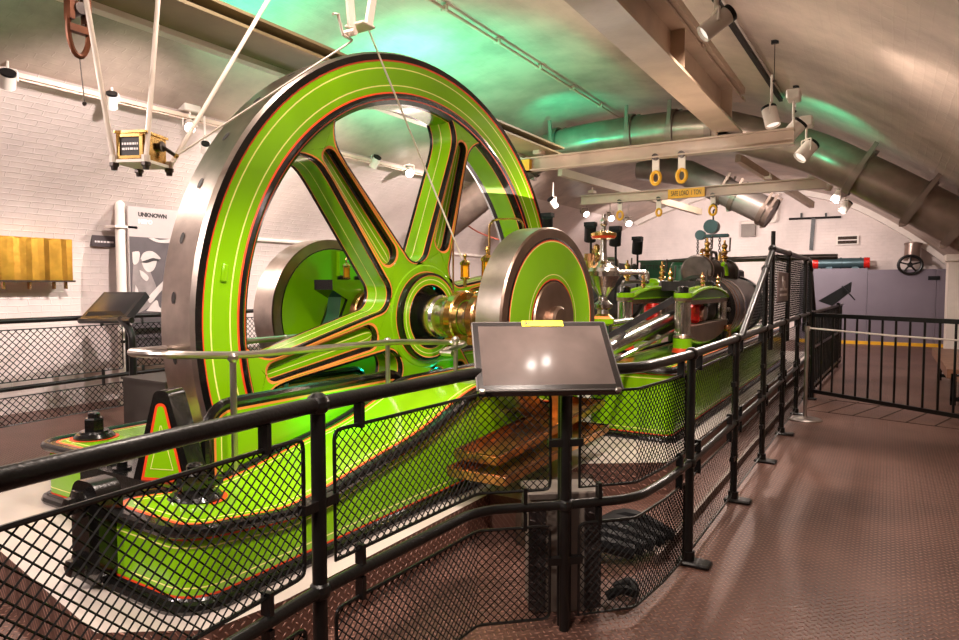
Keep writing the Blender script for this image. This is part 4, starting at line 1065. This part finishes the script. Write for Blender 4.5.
# ================================================================ LEFT WALL ITEMS
WXL = -8.26
p0 = at('x', WXL, 1, 280); p1 = at('x', WXL, 65, 240)
t = thing('brass_sheet', (WXL+.06,(p0.y+p1.y)/2,p0.z), 'crumpled brass sheet shelf panel hung on the left brick wall', 'brass panel')
y0 = p0.y-.18
m = MB(); N = 14
for i in range(N):
    a, b_ = y0+(p1.y-y0)*i/N, y0+(p1.y-y0)*(i+1)/N
    m.add([(WXL+.16+.012*math.sin(i*1.7),a,p0.z),(WXL+.16+.012*math.sin((i+1)*1.7),b_,p0.z),(WXL+.15+.01*math.sin((i+1)*2.3),b_,p1.z),(WXL+.15+.01*math.sin(i*2.3),a,p1.z)], [(0,1,2,3)], GOLD)
m.box((WXL+.04,y0,p1.z-.01),(WXL+.15,p1.y,p1.z), GOLD); m.box((WXL+.04,p1.y-.005,p0.z),(WXL+.15,p1.y,p1.z), GOLD); m.build('sheet', t)
m = MB(); m.box((WXL+.02,y0,p0.z-.02),(WXL+.17,p1.y+.02,p0.z), BEAMDARK); m.build('ledge', t)
for q in (.2, .5, .8, .95):
    y = y0+(p1.y-y0)*q; m = MB(); m.box((WXL+.05,y-.012,p0.z-.10),(WXL+.09,y+.012,p0.z-.02), COPPER); m.build('hook', t)
p0 = at('x', -8.28, 92, 246); p1 = at('x', -8.28, 115, 238)
m = MB(); m.box((-8.34,p0.y,p0.z),(-8.27,p1.y,p1.z+.02), PHOTO_D); t = tag(m.build('wall_label'), 'small dark caption plate on the wall left of the banner', 'sign')
strokes(t, (-8.268,(p0.y+p1.y)/2,(p0.z+p1.z)/2), (0,1,0), (0,0,1), (p1.y-p0.y)*.8, .05, 1)
# pipe with cover left of the banner
p0 = at('x', -7.9, 122, 205); y = p0.y
t = thing('wall_pipe', (-7.9,y,0), 'white vertical pipe beside the worker banner', 'pipe')
m = MB(); m.cyl((-7.95,y,0),(-7.95,y,p0.z),.058,WHITE,16); m.ball((-7.95,y,p0.z),.058,WHITE,12); m.build('tube', t)
m = MB(); m.cyl((-7.93,y+.115,0),(-7.93,y+.115,p0.z-.02),.035,DKSTEEL,10); m.build('conduit', t)
for z in (1.2, 2.15): 
    m = MB(); m.box((-8.1,y-.11,z),(-7.86,y+.16,z+.03), WHITE); m.build('pipe_clip', t)
# banner
bx = -7.86; q0 = at('x', bx, 131, 315); q1 = at('x', bx, 185, 206)
ya, yb, za, zb_ = at('x',bx,129,260).y, at('x',bx,180,260).y, .55, at('x',bx,131,206).z
t = thing('exhibition_banner', (bx,(ya+yb)/2,za), 'tall exhibition banner with a monochrome photo of a bending worker', 'banner')
m = MB(); m.box((bx-.03,ya,za),(bx,yb+.6,zb_), PAPER); m.build('board', t)
zs = at('x',bx,140,237).z
m = MB(); m.box((bx,ya+.01,za),(bx+.004,yb+.59,zs), PHOTO_D); ph = m.build('photo_ground', t)
fb = lambda u, v: (at('x', bx, u, v).y, at('x', bx, u, v).z)
def shape(pts, mat, d, nm):
    m = MB(); poly = [(p.x, p.y) for p in smooth_path([(*fb(u, v), 0) for u, v in pts+[pts[0]]], 4)][:-1]
    m.prism(poly, lambda a, b_, dd: Vector((bx+dd, a, b_)), .003, d, mat); m.build(nm, ph)
shape([(133,262),(140,258),(147,265),(152,277),(156,288),(154,300),(146,309),(133,312),(132,285)], PHOTO_M, .008, 'worker_shirt')
shape([(141,262),(143,257),(149,255),(155,257),(156,263),(153,270),(148,272),(144,269)], PHOTO_L, .010, 'worker_head')
shape([(140,259),(143,253),(150,251),(156,254),(160,259),(152,258),(145,261)], PHOTO_L, .013, 'worker_cap')
shape([(140,262),(146,260),(153,258),(159,261),(153,261),(146,263)], INK, .015, 'cap_brim')
shape([(139,270),(143,272),(148,277),(146,281),(141,277)], PHOTO_L, .012, 'collar')
shape([(135,285),(138,292),(137,305),(134,306)], PHOTO_L, .011, 'shirt_fold')
shape([(147,298),(154,290),(163,281),(172,272),(175,275),(166,285),(158,294),(150,303)], PHOTO_L, .012, 'worker_arm')
shape([(146,311),(156,300),(160,308),(172,305),(172,312)], PHOTO_L, .011, 'bench_edge')
shape([(148,238),(156,242),(166,243),(172,242),(172,239),(160,240),(153,238)], PHOTO_L, .010, 'lamp')
shape([(132,252),(139,252),(138,262),(133,264)], PHOTO_L, .009, 'window_patch')
hz = at('x',bx,145,215).z; hz2 = at('x',bx,145,222).z
hy = at('x',bx,138,215).y
text_mesh('lettering', 'UNKNOWN', .068, INK, (bx+.003,hy,hz), axes((0,1,0),(0,0,1)), t, 'LEFT', off=.004)
text_mesh('lettering', 'HERO', .068, PALEINK, (bx+.003,hy,hz2), axes((0,1,0),(0,0,1)), t, 'LEFT', off=.004)
# conduit on wall seen through the wheel
m = MB(); m.tube([(-8.2,5.2,2.16),(-8.2,16,2.16)], .03, WHITE, 8); tag(m.build('wall_conduit'), 'thin white conduit along the left wall behind the wheel', 'conduit')

# ================================================================ REVOLUTION COUNTER AND ITS RODS
c = at('x', -3.2, 142, 152)
t = thing('revolution_counter', c, 'brass framed revolution counter box hanging on three white rods', 'counter')
# a hexagonal-fronted brass case: front face towards the camera-left, side face to the right
d1 = Vector((.911,.409,0)); d2 = Vector((-.409,.911,0)); cc = Vector((c.x,c.y,0))
A = cc-d1*.075-d2*.085; Bp = cc+d1*.075-d2*.085; Cq = cc+d1*.075+d2*.085; Dq = cc-d1*.075+d2*.085
z0, z1 = c.z-.055, c.z+.075
m = MB(); quad = [A,Bp,Cq,Dq]
m.add([q+Vector((0,0,z)) for z in (z0,z1) for q in quad], [(3,2,1,0),(4,5,6,7),(0,1,5,4),(1,2,6,5),(2,3,7,6),(3,0,4,7)], BRASS)
ctr = sum(quad, Vector())/4
def scq(k): return [ctr+(q-ctr)*k for q in quad]
m.add([q+Vector((0,0,z)) for z in (z1,z1+.012) for q in scq(1.12)], [(3,2,1,0),(4,5,6,7),(0,1,5,4),(1,2,6,5),(2,3,7,6),(3,0,4,7)], BRASS)
m.build('case', t)
m = MB(); e = (Bp-A).normalized(); fn_ = Vector((e.y,-e.x,0)); w = (Bp-A).length
fq = lambda a, b_, d: A+e*(a*w)+Vector((0,0,z0+(z1-z0)*b_))+fn_*d
m.inset([(.04,.06),(.96,.06),(.96,.94),(.04,.94)], fq, [(0,BRASS),(.10,INK)], .004); 
for a0, b0, a1, b1_ in ((.04,.04,.96,.15),(.04,.85,.96,.96),(.04,.04,.15,.96),(.85,.04,.96,.96)):
    m.prism([(a0,b0),(a1,b0),(a1,b1_),(a0,b1_)], fq, .0, .012, BRASS)
m.build('window', t)
strokes(t, fq(.5,.5,.007), e, (0,0,1), .085, .05, 2)
m = MB(); m.add([q+Vector((0,0,z)) for z in (z0-.014,z0) for q in scq(1.25)], [(3,2,1,0),(4,5,6,7),(0,1,5,4),(1,2,6,5),(2,3,7,6),(3,0,4,7)], WHITE)
for q in scq(1.12): m.lathe([(0,-.05),(.014,-.05),(.016,-.035),(.022,-.03),(.022,-.014),(0,-.014)], q+Vector((0,0,z0)), (0,0,1), DKSTEEL, 8)
m.build('base_plate', t)
m = MB(); lv = (Bp+Cq)/2+d2*.03+Vector((.0,0,c.z+.03)); m.cyl(lv, lv+d1*.02, .026, DKSTEEL, 12); le = at('x', lv.x+.02, 176, 156); m.tube([lv+d1*.015, le], .010, DKSTEEL, 8); m.ball(le, .014, BRASS, 8); m.build('lever', t)
# rods to the ceiling
for (a, u, v, nm) in ((scq(1.12)[0], 84, -12, 'r'), (scq(1.12)[1], 159, -12, 'r'), (scq(1.12)[2], 275, -12, 'r')):
    b0 = a+Vector((0,0,z0-.01)); tp_ = at('x', -3.2 if u < 200 else -3.25, u, v); d = (tp_-b0).normalized(); tp_ = b0.copy()
    while tp_.z < vz(tp_.x): tp_ = tp_+d*.02
    m = MB(); m.tube([b0, tp_], .012, WHITEROD, 10); m.cyl(b0-Vector((0,0,.005)), b0+Vector((0,0,.03)), .02, WHITEROD, 10); m.build('hanging_rod', t)
# bracket over the wheel and its wires
bk = at('x', -2.62, 358, 24)
t = thing('wire_bracket', bk, 'cream forked ceiling bracket above the flywheel holding two wires', 'bracket')
m = MB(); z = bk.z
for ua, ub, va in ((352,345,28),(368,382,28)):
    m = MB(); a = at('x',-2.62,ua,va); d = (at('x',-2.62,ub,-60)-a).normalized(); e_ = a.copy()
    while e_.z < vz(e_.x): e_ = e_+d*.02
    m.beam(a, e_, .05, .02, WHITEROD, (1,0,0)); m.build('arm', t)
m = MB()
m = MB(); m.cbox(at('x',-2.62,360,27), (.14,.11,.016), WHITEROD, None, .004); m.cyl(at('x',-2.62,350,33)-Vector((.04,0,0)), at('x',-2.62,350,33)+Vector((.04,0,0)), .02, WHITEROD, 10); m.build('plate', t)
m = MB(); m.tube([at('x',-2.62,333,14), at('x',-2.62,338,14), at('x',-2.62,343,35), at('x',-2.62,352,40)], .008, WHITEROD, 8); m.build('crank_arm', t)
w0 = at('x',-2.62,352,41)
m = MB(); m.tube([w0, le], .006, WHITEROD, 6); m.build('wire', t)
m = MB(); m.tube([at('x',-2.62,369,31), at('x',-2.55,462,258)], .006, WHITEROD, 6); m.build('wire', t)
# rusty block and hook top left
p = at('x', -3.5, 78, 16)
t = thing('pulley_block', p, 'rusty red pulley block with oval eye at the top left', 'pulley')
fp = lambda a, b_, d: p+Vector((d, a*.95, b_))
m = MB(); outer = [(.052*math.cos(q)*(1 if abs(math.sin(q)) < .99 else 1), -.07+.13*math.sin(q)) for q in [2*PI*i/24 for i in range(24)]]
m.tube([fp(a, b_, 0) for a, b_ in outer], .014, RUST, 8, True); m.box(tuple(fp(-.05,-.085,-.02)), tuple(fp(.05,-.05,.02)), RUST); m.build('eye', t)
m = MB(); m.box(tuple(fp(-.055,-.03,-.03)), tuple(fp(-.03,.5,.03)), RUST); m.box(tuple(fp(.03,-.03,-.03)), tuple(fp(.055,.5,.03)), RUST); m.cyl(fp(0,.03,-.04), fp(0,.03,.04), .03, DKSTEEL, 12); m.cyl(fp(0,.13,-.02), fp(0,.13,.02), .045, DKSTEEL, 16); m.tube([fp(0,.42,0), (p.x,p.y,3.0)], .012, DKSTEEL, 8); m.build('cheeks', t)
m = MB(); m.tube([fp(0,-.19,0), fp(0.02,-.42,0)], .003, DKSTEEL, 5); m.ball(fp(.02,-.43,0), .012, DKSTEEL, 8); m.build('cord', t)

# ================================================================ SPOTLIGHTS
LAMPS = []
def spot(u, v, ax, cpl, tgt, lab, size=.055, L=.16, body=WHITE, stem=True, stem_up=.18, box=False, bulb=None):
    p = at(ax, cpl, u, v); d = (Vector(tgt)-p).normalized()
    t = thing('spotlight', p+Vector((0,0,stem_up)), lab, 'spotlight', 'ceiling spotlights')
    m = MB()
    m.lathe([(0,-L*.55),(size*.8,-L*.55),(size,-L*.45),(size,L*.5),(size*.92,L*.5),(size*.85,L*.40)], p, d, body, 18); m.build('head', t)
    m = MB(); m.lathe([(0,-L*.55),(size*1.02,-L*.56),(size*1.02,-L*.42)], p, d, PLASTICBLK, 18); m.build('rear_cap', t)
    m = MB(); m.lathe([(size*.84,L*.40),(0,L*.40)], p, d, BULB if 'glowing' in lab else DIMBULB, 18); m.build('lens', t)
    m = MB(); sd = frame_for(d)[0]; m.tube(fillet([p+sd*size*1.15,p+sd*size*1.15+Vector((0,0,size*1.6)),p-sd*size*1.15+Vector((0,0,size*1.6)),p-sd*size*1.15],.02), .008, body, 6); m.cyl(p+Vector((0,0,size*1.6)), p+Vector((0,0,stem_up)), .012, body, 8)
    if box: m.cbox(p+Vector((0,0,stem_up)), (.12,.20,.10), body, None, .01)
    m.build('yoke', t)
    return p
spot(716,24,'y',3.2,(-2.6,2.2,1.0),'large white spotlight on the dark track near the upper right', .04,.15, stem_up=.30)
spot(771,117,'y',7.0,(-.2,6.4,0),'white spotlight with black cap above the end of the nearer lifting beam', .07,.19, stem_up=.4)
spot(793,131,'y',7.4,(-3.0,7.0,.5),'white boxy spotlight just right of the nearer lifting beam', .075,.20, stem_up=.35, box=True)
spot(806,151,'y',7.8,(-2.5,6.5,.5),'white boxy spotlight in front of the arching duct', .075,.20, stem_up=.3, box=True)
spot(812,178,'y',10.8,(-2.5,9.0,.5),'small white spotlight below the arching duct, leftmost of the far cluster', .06,.16)
spot(829,184,'y',11.2,(-2.0,12.0,.5),'second white spotlight of the far cluster under the duct', .07,.18, box=True)
spot(838,196,'y',11.8,(-2.2,11.0,.5),'third white spotlight of the far cluster under the duct', .07,.18, box=True)
spot(845,207,'y',12.4,(-2.0,11.5,.5),'lowest white spotlight of the far cluster under the duct', .07,.18)
TX = -6.5
spot(112,101,'x',TX,(-7.8,4.4,1.4),'white spotlight with black cap above the revolution counter', .05,.15, stem_up=.22)
spot(8,80,'x',TX,(-8.2,3.4,1.5),'glowing spotlight at the far left edge of the lighting track', .06,.14, stem_up=.25, box=True)
spot(190,126,'x',TX,(-3.6,2.6,1.2),'glowing boxed spotlight on the track left of the flywheel', .06,.14, stem_up=.2, box=True)
spot(375,162,'x',TX,(-8.0,7.8,1.5),'white spotlight with black cap seen between the upper spokes', .06,.17, stem_up=.25)
spot(409,172,'x',TX,(-3.8,6.0,1.4),'glowing boxed spotlight seen between the upper spokes', .07,.15, stem_up=.25, box=True)
spot(205,148,'x',TX,(-8.0,5.5,1.5),'small white spotlight low beside the flywheel rim', .045,.12, stem_up=.35)
for u, v, l in ((585,213,'leftmost'),(610,217,'middle'),(628,222,'rightmost')):
    spot(u, v, 'y', 15.0, (-3.2,12.5,1.0), l+' of three glowing spotlights at the far end of the vault', .08,.18, stem_up=.4)
for gx, gy, gz, gl in ((-.93,2.595,3.30,'nearer'),(-.855,2.685,3.30,'farther')):
    t = thing('spotlight', (gx,gy,gz+.2), 'glowing downlight over the information screen, '+gl+' of the pair', 'spotlight', 'ceiling spotlights')
    m = MB(); m.lathe([(0,.16),(.03,.16),(.035,.14),(.035,0),(.03,0),(.028,.01)], (gx,gy,gz), (0,0,1), WHITE, 16); m.cyl((gx,gy,gz+.16),(gx,gy,gz+.42),.008,WHITE,8); m.build('head', t)
    m = MB(); m.lathe([(.028,.01),(0,.01)], (gx,gy,gz), (0,0,1), BULB, 16); m.build('lens', t)
spot(553,203,'y',12.0,(-5.0,14,1.0),'white spotlight just right of the flywheel rim under the gantry', .07,.2, stem_up=.4)

# ================================================================ FAR END
YB = 19.0
t = thing('steel_cabinet', (-.1,YB,0), 'lavender grey riveted steel cabinets along the end wall', 'cabinet')
a = at('y',YB,800,269); b_ = at('y',YB,868,268); c_ = at('y',YB,937,269); e_ = at('y',YB,956,271)
xs = [a.x, b_.x, c_.x, e_.x]; zt = a.z
for i in range(3):
    m = MB(); m.box((xs[i]+.004,YB,.08),(xs[i+1]-.004,YB+.5,zt-(.0 if i == 0 else .04)), PURPLE)
    n = 26
    for k in range(n):
        z = .15+(zt-.25)*k/(n-1)
        for x in (xs[i]+.05, xs[i+1]-.05): m.cbox((x,YB-.004,z),(.02,.012,.02),PURPLE)
    for k in range(16):
        x = xs[i]+.06+(xs[i+1]-xs[i]-.12)*k/15; m.cbox((x,YB-.004,zt-.10),(.02,.012,.02),PURPLE)
    m.build('panel', t)
m = MB(); m.box((xs[0],YB-.03,0),(xs[3],YB+.5,.08), YELLOW); m.build('yellow_kick_strip', t)
p0 = at('y',YB,928,280); p1 = at('y',YB,940,276)
m = MB(); m.box((p0.x,YB-.02,p0.z),(p1.x,YB-.005,p1.z), PLASTICBLK); m.build('name_plate', t)
# red ended cylinder on the cabinet
p0 = at('y',YB+.2,813,261); p1 = at('y',YB+.2,870,261); zc = zt+.14
t = thing('shell_tube', (p0.x,YB+.2,zt), 'dark blue grey tube with red ends lying on the cabinet', 'tube')
m = MB(); m.cyl((p0.x+.12,YB+.2,zc),(p1.x-.12,YB+.2,zc),.13,TEALMET,20)
for q in (.16,.5,.84): m.cyl((p0.x+(p1.x-p0.x)*q-.02,YB+.2,zc),(p0.x+(p1.x-p0.x)*q+.02,YB+.2,zc),.145,TEALMET,20)
m.build('barrel', t)
for x0 in (p0.x, p1.x-.13):
    m = MB(); m.cyl((x0,YB+.2,zc),(x0+.13,YB+.2,zc),.14,REDMET,18); m.build('end_cap', t)
for q in (.3,.75):
    m = MB(); m.cbox((p0.x+(p1.x-p0.x)*q,YB+.2,zt+.02),(.14,.2,.05),TEALMET); m.build('cradle', t)
# T shaped iron tool
WB = Y1-.05
t = thing('iron_key', at('y',WB,812,250), 'black T shaped iron bar hanging on the end wall', 'tool')
m = MB(); m.tube([at('y',WB,789,219), at('y',WB,841,217)], .03, IRON, 8); m.beam(at('y',WB,813.5,218), at('y',WB,811,250), .09, .05, IRON, (0,1,0)); m.build('bar', t)
for u in (801.5, 826):
    m = MB(); m.beam(at('y',WB,u,218), at('y',WB,u,213), .05, .05, IRON, (0,1,0)); m.build('prong', t)
p0 = at('y',WB,836,245); p1 = at('y',WB,859,235)
t = thing('wall_vent', (p0.x,WB,p0.z), 'white framed two slot vent high on the end wall', 'vent')
m = MB(); m.box((p0.x,WB-.02,p0.z),(p1.x,WB+.02,p1.z), WHITE); m.build('frame', t)
for k in range(2):
    z0_ = p0.z+(p1.z-p0.z)*(.1+.45*k); m = MB(); m.box((p0.x+.04,WB-.03,z0_),(p1.x-.04,WB-.015,z0_+(p1.z-p0.z)*.34), BEAMDARK); m.build('slot', t)
# hand wheel valve
c = at('y',YB+.1,910,265); t = thing('valve_handwheel', c, 'black spoked handwheel valve below a grey pipe on the end wall', 'valve')
R_ = .24
m = MB(); m.tube([c+Vector((R_*math.cos(q),-.15,R_*math.sin(q)*.9)) for q in [2*PI*i/24 for i in range(24)]], .035, IRON, 8, True)
for k in range(5): q = 2*PI*k/5+.3; m.tube([c+Vector((0,-.15,0)), c+Vector((R_*math.cos(q),-.15,R_*math.sin(q)*.9))], .022, IRON, 6)
m.cyl(c+Vector((0,-.2,0)), c+Vector((0,.1,0)), .06, IRON, 12); m.build('wheel', t)
m = MB(); m.cyl(c+Vector((.03,.1,.1)), c+Vector((.05,.1,.48)), .17, DUCT, 20); m.lathe([(.17,.48),(.19,.48),(.19,.53),(.1,.56),(0,.56)], c+Vector((.04,.1,0)), (.03,0,1), DUCT, 20); m.build('pipe', t)
# junction frame on end wall
p0 = at('y',WB,742,237); p1 = at('y',WB,756,224)
t = thing('wall_junction_box', (p0.x,WB,p0.z), 'pale grey junction box with conduit on the end wall left of the T bar', 'junction box')
m = MB(); m.box((p0.x,WB-.15,p0.z),(p1.x,WB+.05,p1.z), PEDGREY); m.build('case', t)
m = MB(); m.tube(fillet([Vector((p0.x,WB-.08,p1.z+.04)), Vector((p1.x+.5,WB-.08,p1.z+.04)), Vector((p1.x+.55,WB-.08,p1.z+.8))],.1), .05, WHITE, 8); m.build('conduit', t)
# second reading desk far off
t = thing('reading_desk', at('y',13.2,838,300), 'dark angular reading desk on the far railing before the cabinets', 'lectern')
q = [at('y',13.2,823,304), at('y',13.4,850,288), at('y',13.6,851,282), at('y',13.6,820,300)]
m = MB()
a, b_, c_ = at('y',13.2,818,301), at('y',13.2,851,282), at('y',13.2,850,292)
v = [a,b_,c_,at('y',13.2,832,306)]; v = v+[p+Vector((0,.35,0)) for p in v]
m.add(v, [(0,1,2,3),(7,6,5,4),(0,4,5,1),(1,5,6,2),(2,6,7,3),(3,7,4,0)], PLASTICBLK)
m.beam(at('y',13.1,842,286), at('y',13.1,855,300), .02, .06, PLASTICBLK, (0,1,0)); m.build('desk', t)
m = MB(); p = at('y',13.2,838,303); m.cyl((p.x,13.3,0),(p.x,13.3,p.z),.03,IRON,10); m.build('stem', t)
# wooden bench, right
t = thing('wooden_bench', (.95,10.8,0), 'brown wooden bench against the right wall behind the gate', 'bench')
m = MB(); m.box((.62,9.5,.42),(1.2,12.6,.47), WOOD); m.box((.62,9.5,.36),(.66,12.6,.42), WOOD); m.build('seat', t)
for y in (9.8, 12.3):
    m = MB(); m.box((.68,y,0),(.74,y+.06,.42), IRON); m.box((1.08,y,0),(1.14,y+.06,.42), IRON); m.box((.68,y,.05),(1.14,y+.06,.1), IRON); m.build('leg_frame', t)
t = thing('side_bench', (.92,8.0,0), 'corner of a low brown bench at the right edge before the gate', 'bench')
m = MB(); m.box((.70,7.4,.36),(1.3,9.3,.41), WOOD); m.build('seat', t)
for y in (7.6, 9.0): 
    m = MB(); m.box((.80,y,0),(.86,y+.06,.36), IRON); m.box((1.15,y,0),(1.21,y+.06,.36), IRON); m.build('leg_frame', t)
m = MB(); p = at('z',.006,822,354); m.box((p.x-.3,p.y-.5,.002),(p.x+.25,p.y+.5,.012), TREADDK); tag(m.build('floor_mat'), 'dark mat on the floor beyond the gate', 'mat')
# loose red cable on the far wall
m = MB(); m.tube(smooth_path([at('x',-6.5,463,222), at('x',-6.5,478,232), at('x',-6.5,500,240), at('x',-6.5,520,243)],5), .014, CABLE, 6); tag(m.build('hanging_cable'), 'thin red cable sagging behind the flywheel rim', 'cable')

# ================================================================ LIGHT
def area(name, loc, tgt, size, power, col=(1,.87,.78), sy=None, spread=None):
    l = bpy.data.lights.new(name, 'AREA'); l.energy = power; l.color = col; l.size = size
    if sy: l.shape = 'RECTANGLE'; l.size_y = sy
    if spread: l.spread = spread
    o = bpy.data.objects.new(name, l); COL.objects.link(o); o.location = loc
    o.rotation_euler = (Vector(tgt)-Vector(loc)).to_track_quat('-Z', 'Y').to_euler()
    return o
def spotl(name, loc, tgt, power, ang=60, col=(1,.88,.80), blend=.5, rad=.06):
    l = bpy.data.lights.new(name, 'SPOT'); l.energy = power; l.color = col; l.spot_size = math.radians(ang); l.spot_blend = blend; l.shadow_soft_size = rad
    o = bpy.data.objects.new(name, l); COL.objects.link(o); o.location = loc
    o.rotation_euler = (Vector(tgt)-Vector(loc)).to_track_quat('-Z', 'Y').to_euler()
    return o
WARM = (1,.83,.72); PINK = (1,.86,.82); GRN = (.0,1,.42)
# down lights on the tracks, with unseen spots added among them
spotl('track_and_fill_light', (-.78,.6,3.3), (-2.3,2.2,.4), 330, 70, WARM)
spotl('track_and_fill_light', (-.78,2.2,3.3), (-2.5,3.4,1.0), 330, 75, WARM)
spotl('track_and_fill_light', (-.78,4.4,3.3), (-1.8,6.0,.9), 260, 75, WARM)
spotl('track_and_fill_light', (-.30,6.6,3.0), (-.1,4.6,0), 150, 80, WARM)
spotl('track_and_fill_light', (-.70,-.6,3.3), (.1,2.4,0), 90, 85, WARM)
spotl('track_and_fill_light', (-.85,7.4,3.0), (-2.6,7.6,1.0), 170, 85, WARM)
spotl('track_and_fill_light', (-.6,8.4,2.8), (.1,9.4,0), 150, 85, WARM)
spotl('track_and_fill_light', (-.8,11.5,2.8), (-1.5,15.0,.5), 150, 100, PINK)
spotl('track_and_fill_light', (-1.3,9.0,2.85), (-.6,3.8,0), 300, 50, WARM)
spotl('track_and_fill_light', (-.75,5.2,3.1), (1.3,6.6,2.0), 70, 55, WARM, .35)  # unseen spot added for a lit patch on the right vault
spotl('track_and_fill_light', (-4.3,-1.2,3.2), (-3.2,2.4,1.3), 330, 60, PINK)  # unseen spot added to brighten the wheel tread
# added washers clear of the left track light the brick; track spots the wheel
for y in (1.0, 3.4, 5.8, 8.5, 11.5): spotl('track_and_fill_light', (-4.7,y,3.3), (-8.3,y+.4,1.3), 560, 100, PINK, 1)
for y in (2.4, 5.2, 8.0): spotl('track_and_fill_light', (TX,y,3.15), (-3.3,y+1.2,1.0), 240, 80, WARM)
# end wall
for x in (-6,-4,-1.5): spotl('track_and_fill_light', (x,15.5,2.9), (x,19.6,2.0), 270, 120, PINK, .8)
# general bounce: unseen soft fill areas added below the crown
for y, p in ((2.6,60),(7.6,75),(12.5,95),(16.5,90)):
    area('soft_fill', (-2.5,y,3.75), (-2.5,y,0), 1.2, p, WARM, .4)
spotl('track_and_fill_light', (-2.3,-1.2,3.4), (-2.6,3.4,1.2), 330, 90, WARM, .6)  # unseen fill spot added behind the camera
area('up_fill', (-5.2,6.0,1.8), (-4.9,6.0,4), 1.2, 45, WARM, 6)  # unseen upward areas added to brighten the vault
area('up_fill', (-2.2,5.5,2.2), (-2.0,5.5,4), .6, 45, WARM, 5)
# green effect lights
GRN = (.0,1,.50)
spotl('green_light', (-4.6,5.4,2.35), (-4.7,6.6,4.1), 620, 105, GRN, 1, .1)
spotl('green_light', (-4.5,3.6,3.15), (-4.6,4.5,4.1), 190, 130, GRN, 1, .1)
spotl('green_light', (-5.0,1.2,2.6), (-5.6,2.4,3.8), 35, 60, GRN, .8, .1)
spotl('green_light', (-2.75,4.6,.55), (-2.65,3.6,1.2), 55, 110, GRN, .6, .05)
spotl('green_light', (-2.5,2.75,1.0), (-2.84,2.9,.6), 14, 100, GRN, .8, .05)
spotl('green_light', (-3.3,5.0,1.0), (-3.5,4.2,1.5), 26, 110, GRN, .6, .05)
spotl('green_light', (-4.0,8.6,3.4), (-4.1,9.1,4.1), 45, 110, GRN, 1, .05)
spotl('green_light', (-.9,8.4,2.9), (-.6,8.9,3.5), 30, 100, GRN, 1, .05)
spotl('green_light', (-3.0,12.6,3.0), (-2.8,13.9,3.5), 10, 90, GRN, .6, .05)

w = bpy.data.worlds.new('world'); sc.world = w; w.use_nodes = True
w.node_tree.nodes['Background'].inputs['Color'].default_value = (.9,.75,.68,1); w.node_tree.nodes['Background'].inputs['Strength'].default_value = .03

cam = bpy.data.cameras.new('camera'); co = bpy.data.objects.new('camera', cam); COL.objects.link(co)
cam.sensor_fit = 'HORIZONTAL'; cam.sensor_width = 36; cam.lens = 36*FPX/959; cam.clip_start = .05; cam.clip_end = 100
co.location = (0,0,HCAM)
co.rotation_euler = Matrix((RT, UP, -FW)).transposed().to_euler()
sc.camera = co
sc.view_settings.view_transform = 'Standard'; sc.view_settings.look = 'None'; sc.view_settings.gamma = 1; sc.view_settings.exposure = .15
sc.view_settings.use_curve_mapping = False
sc.cycles.max_bounces = 8
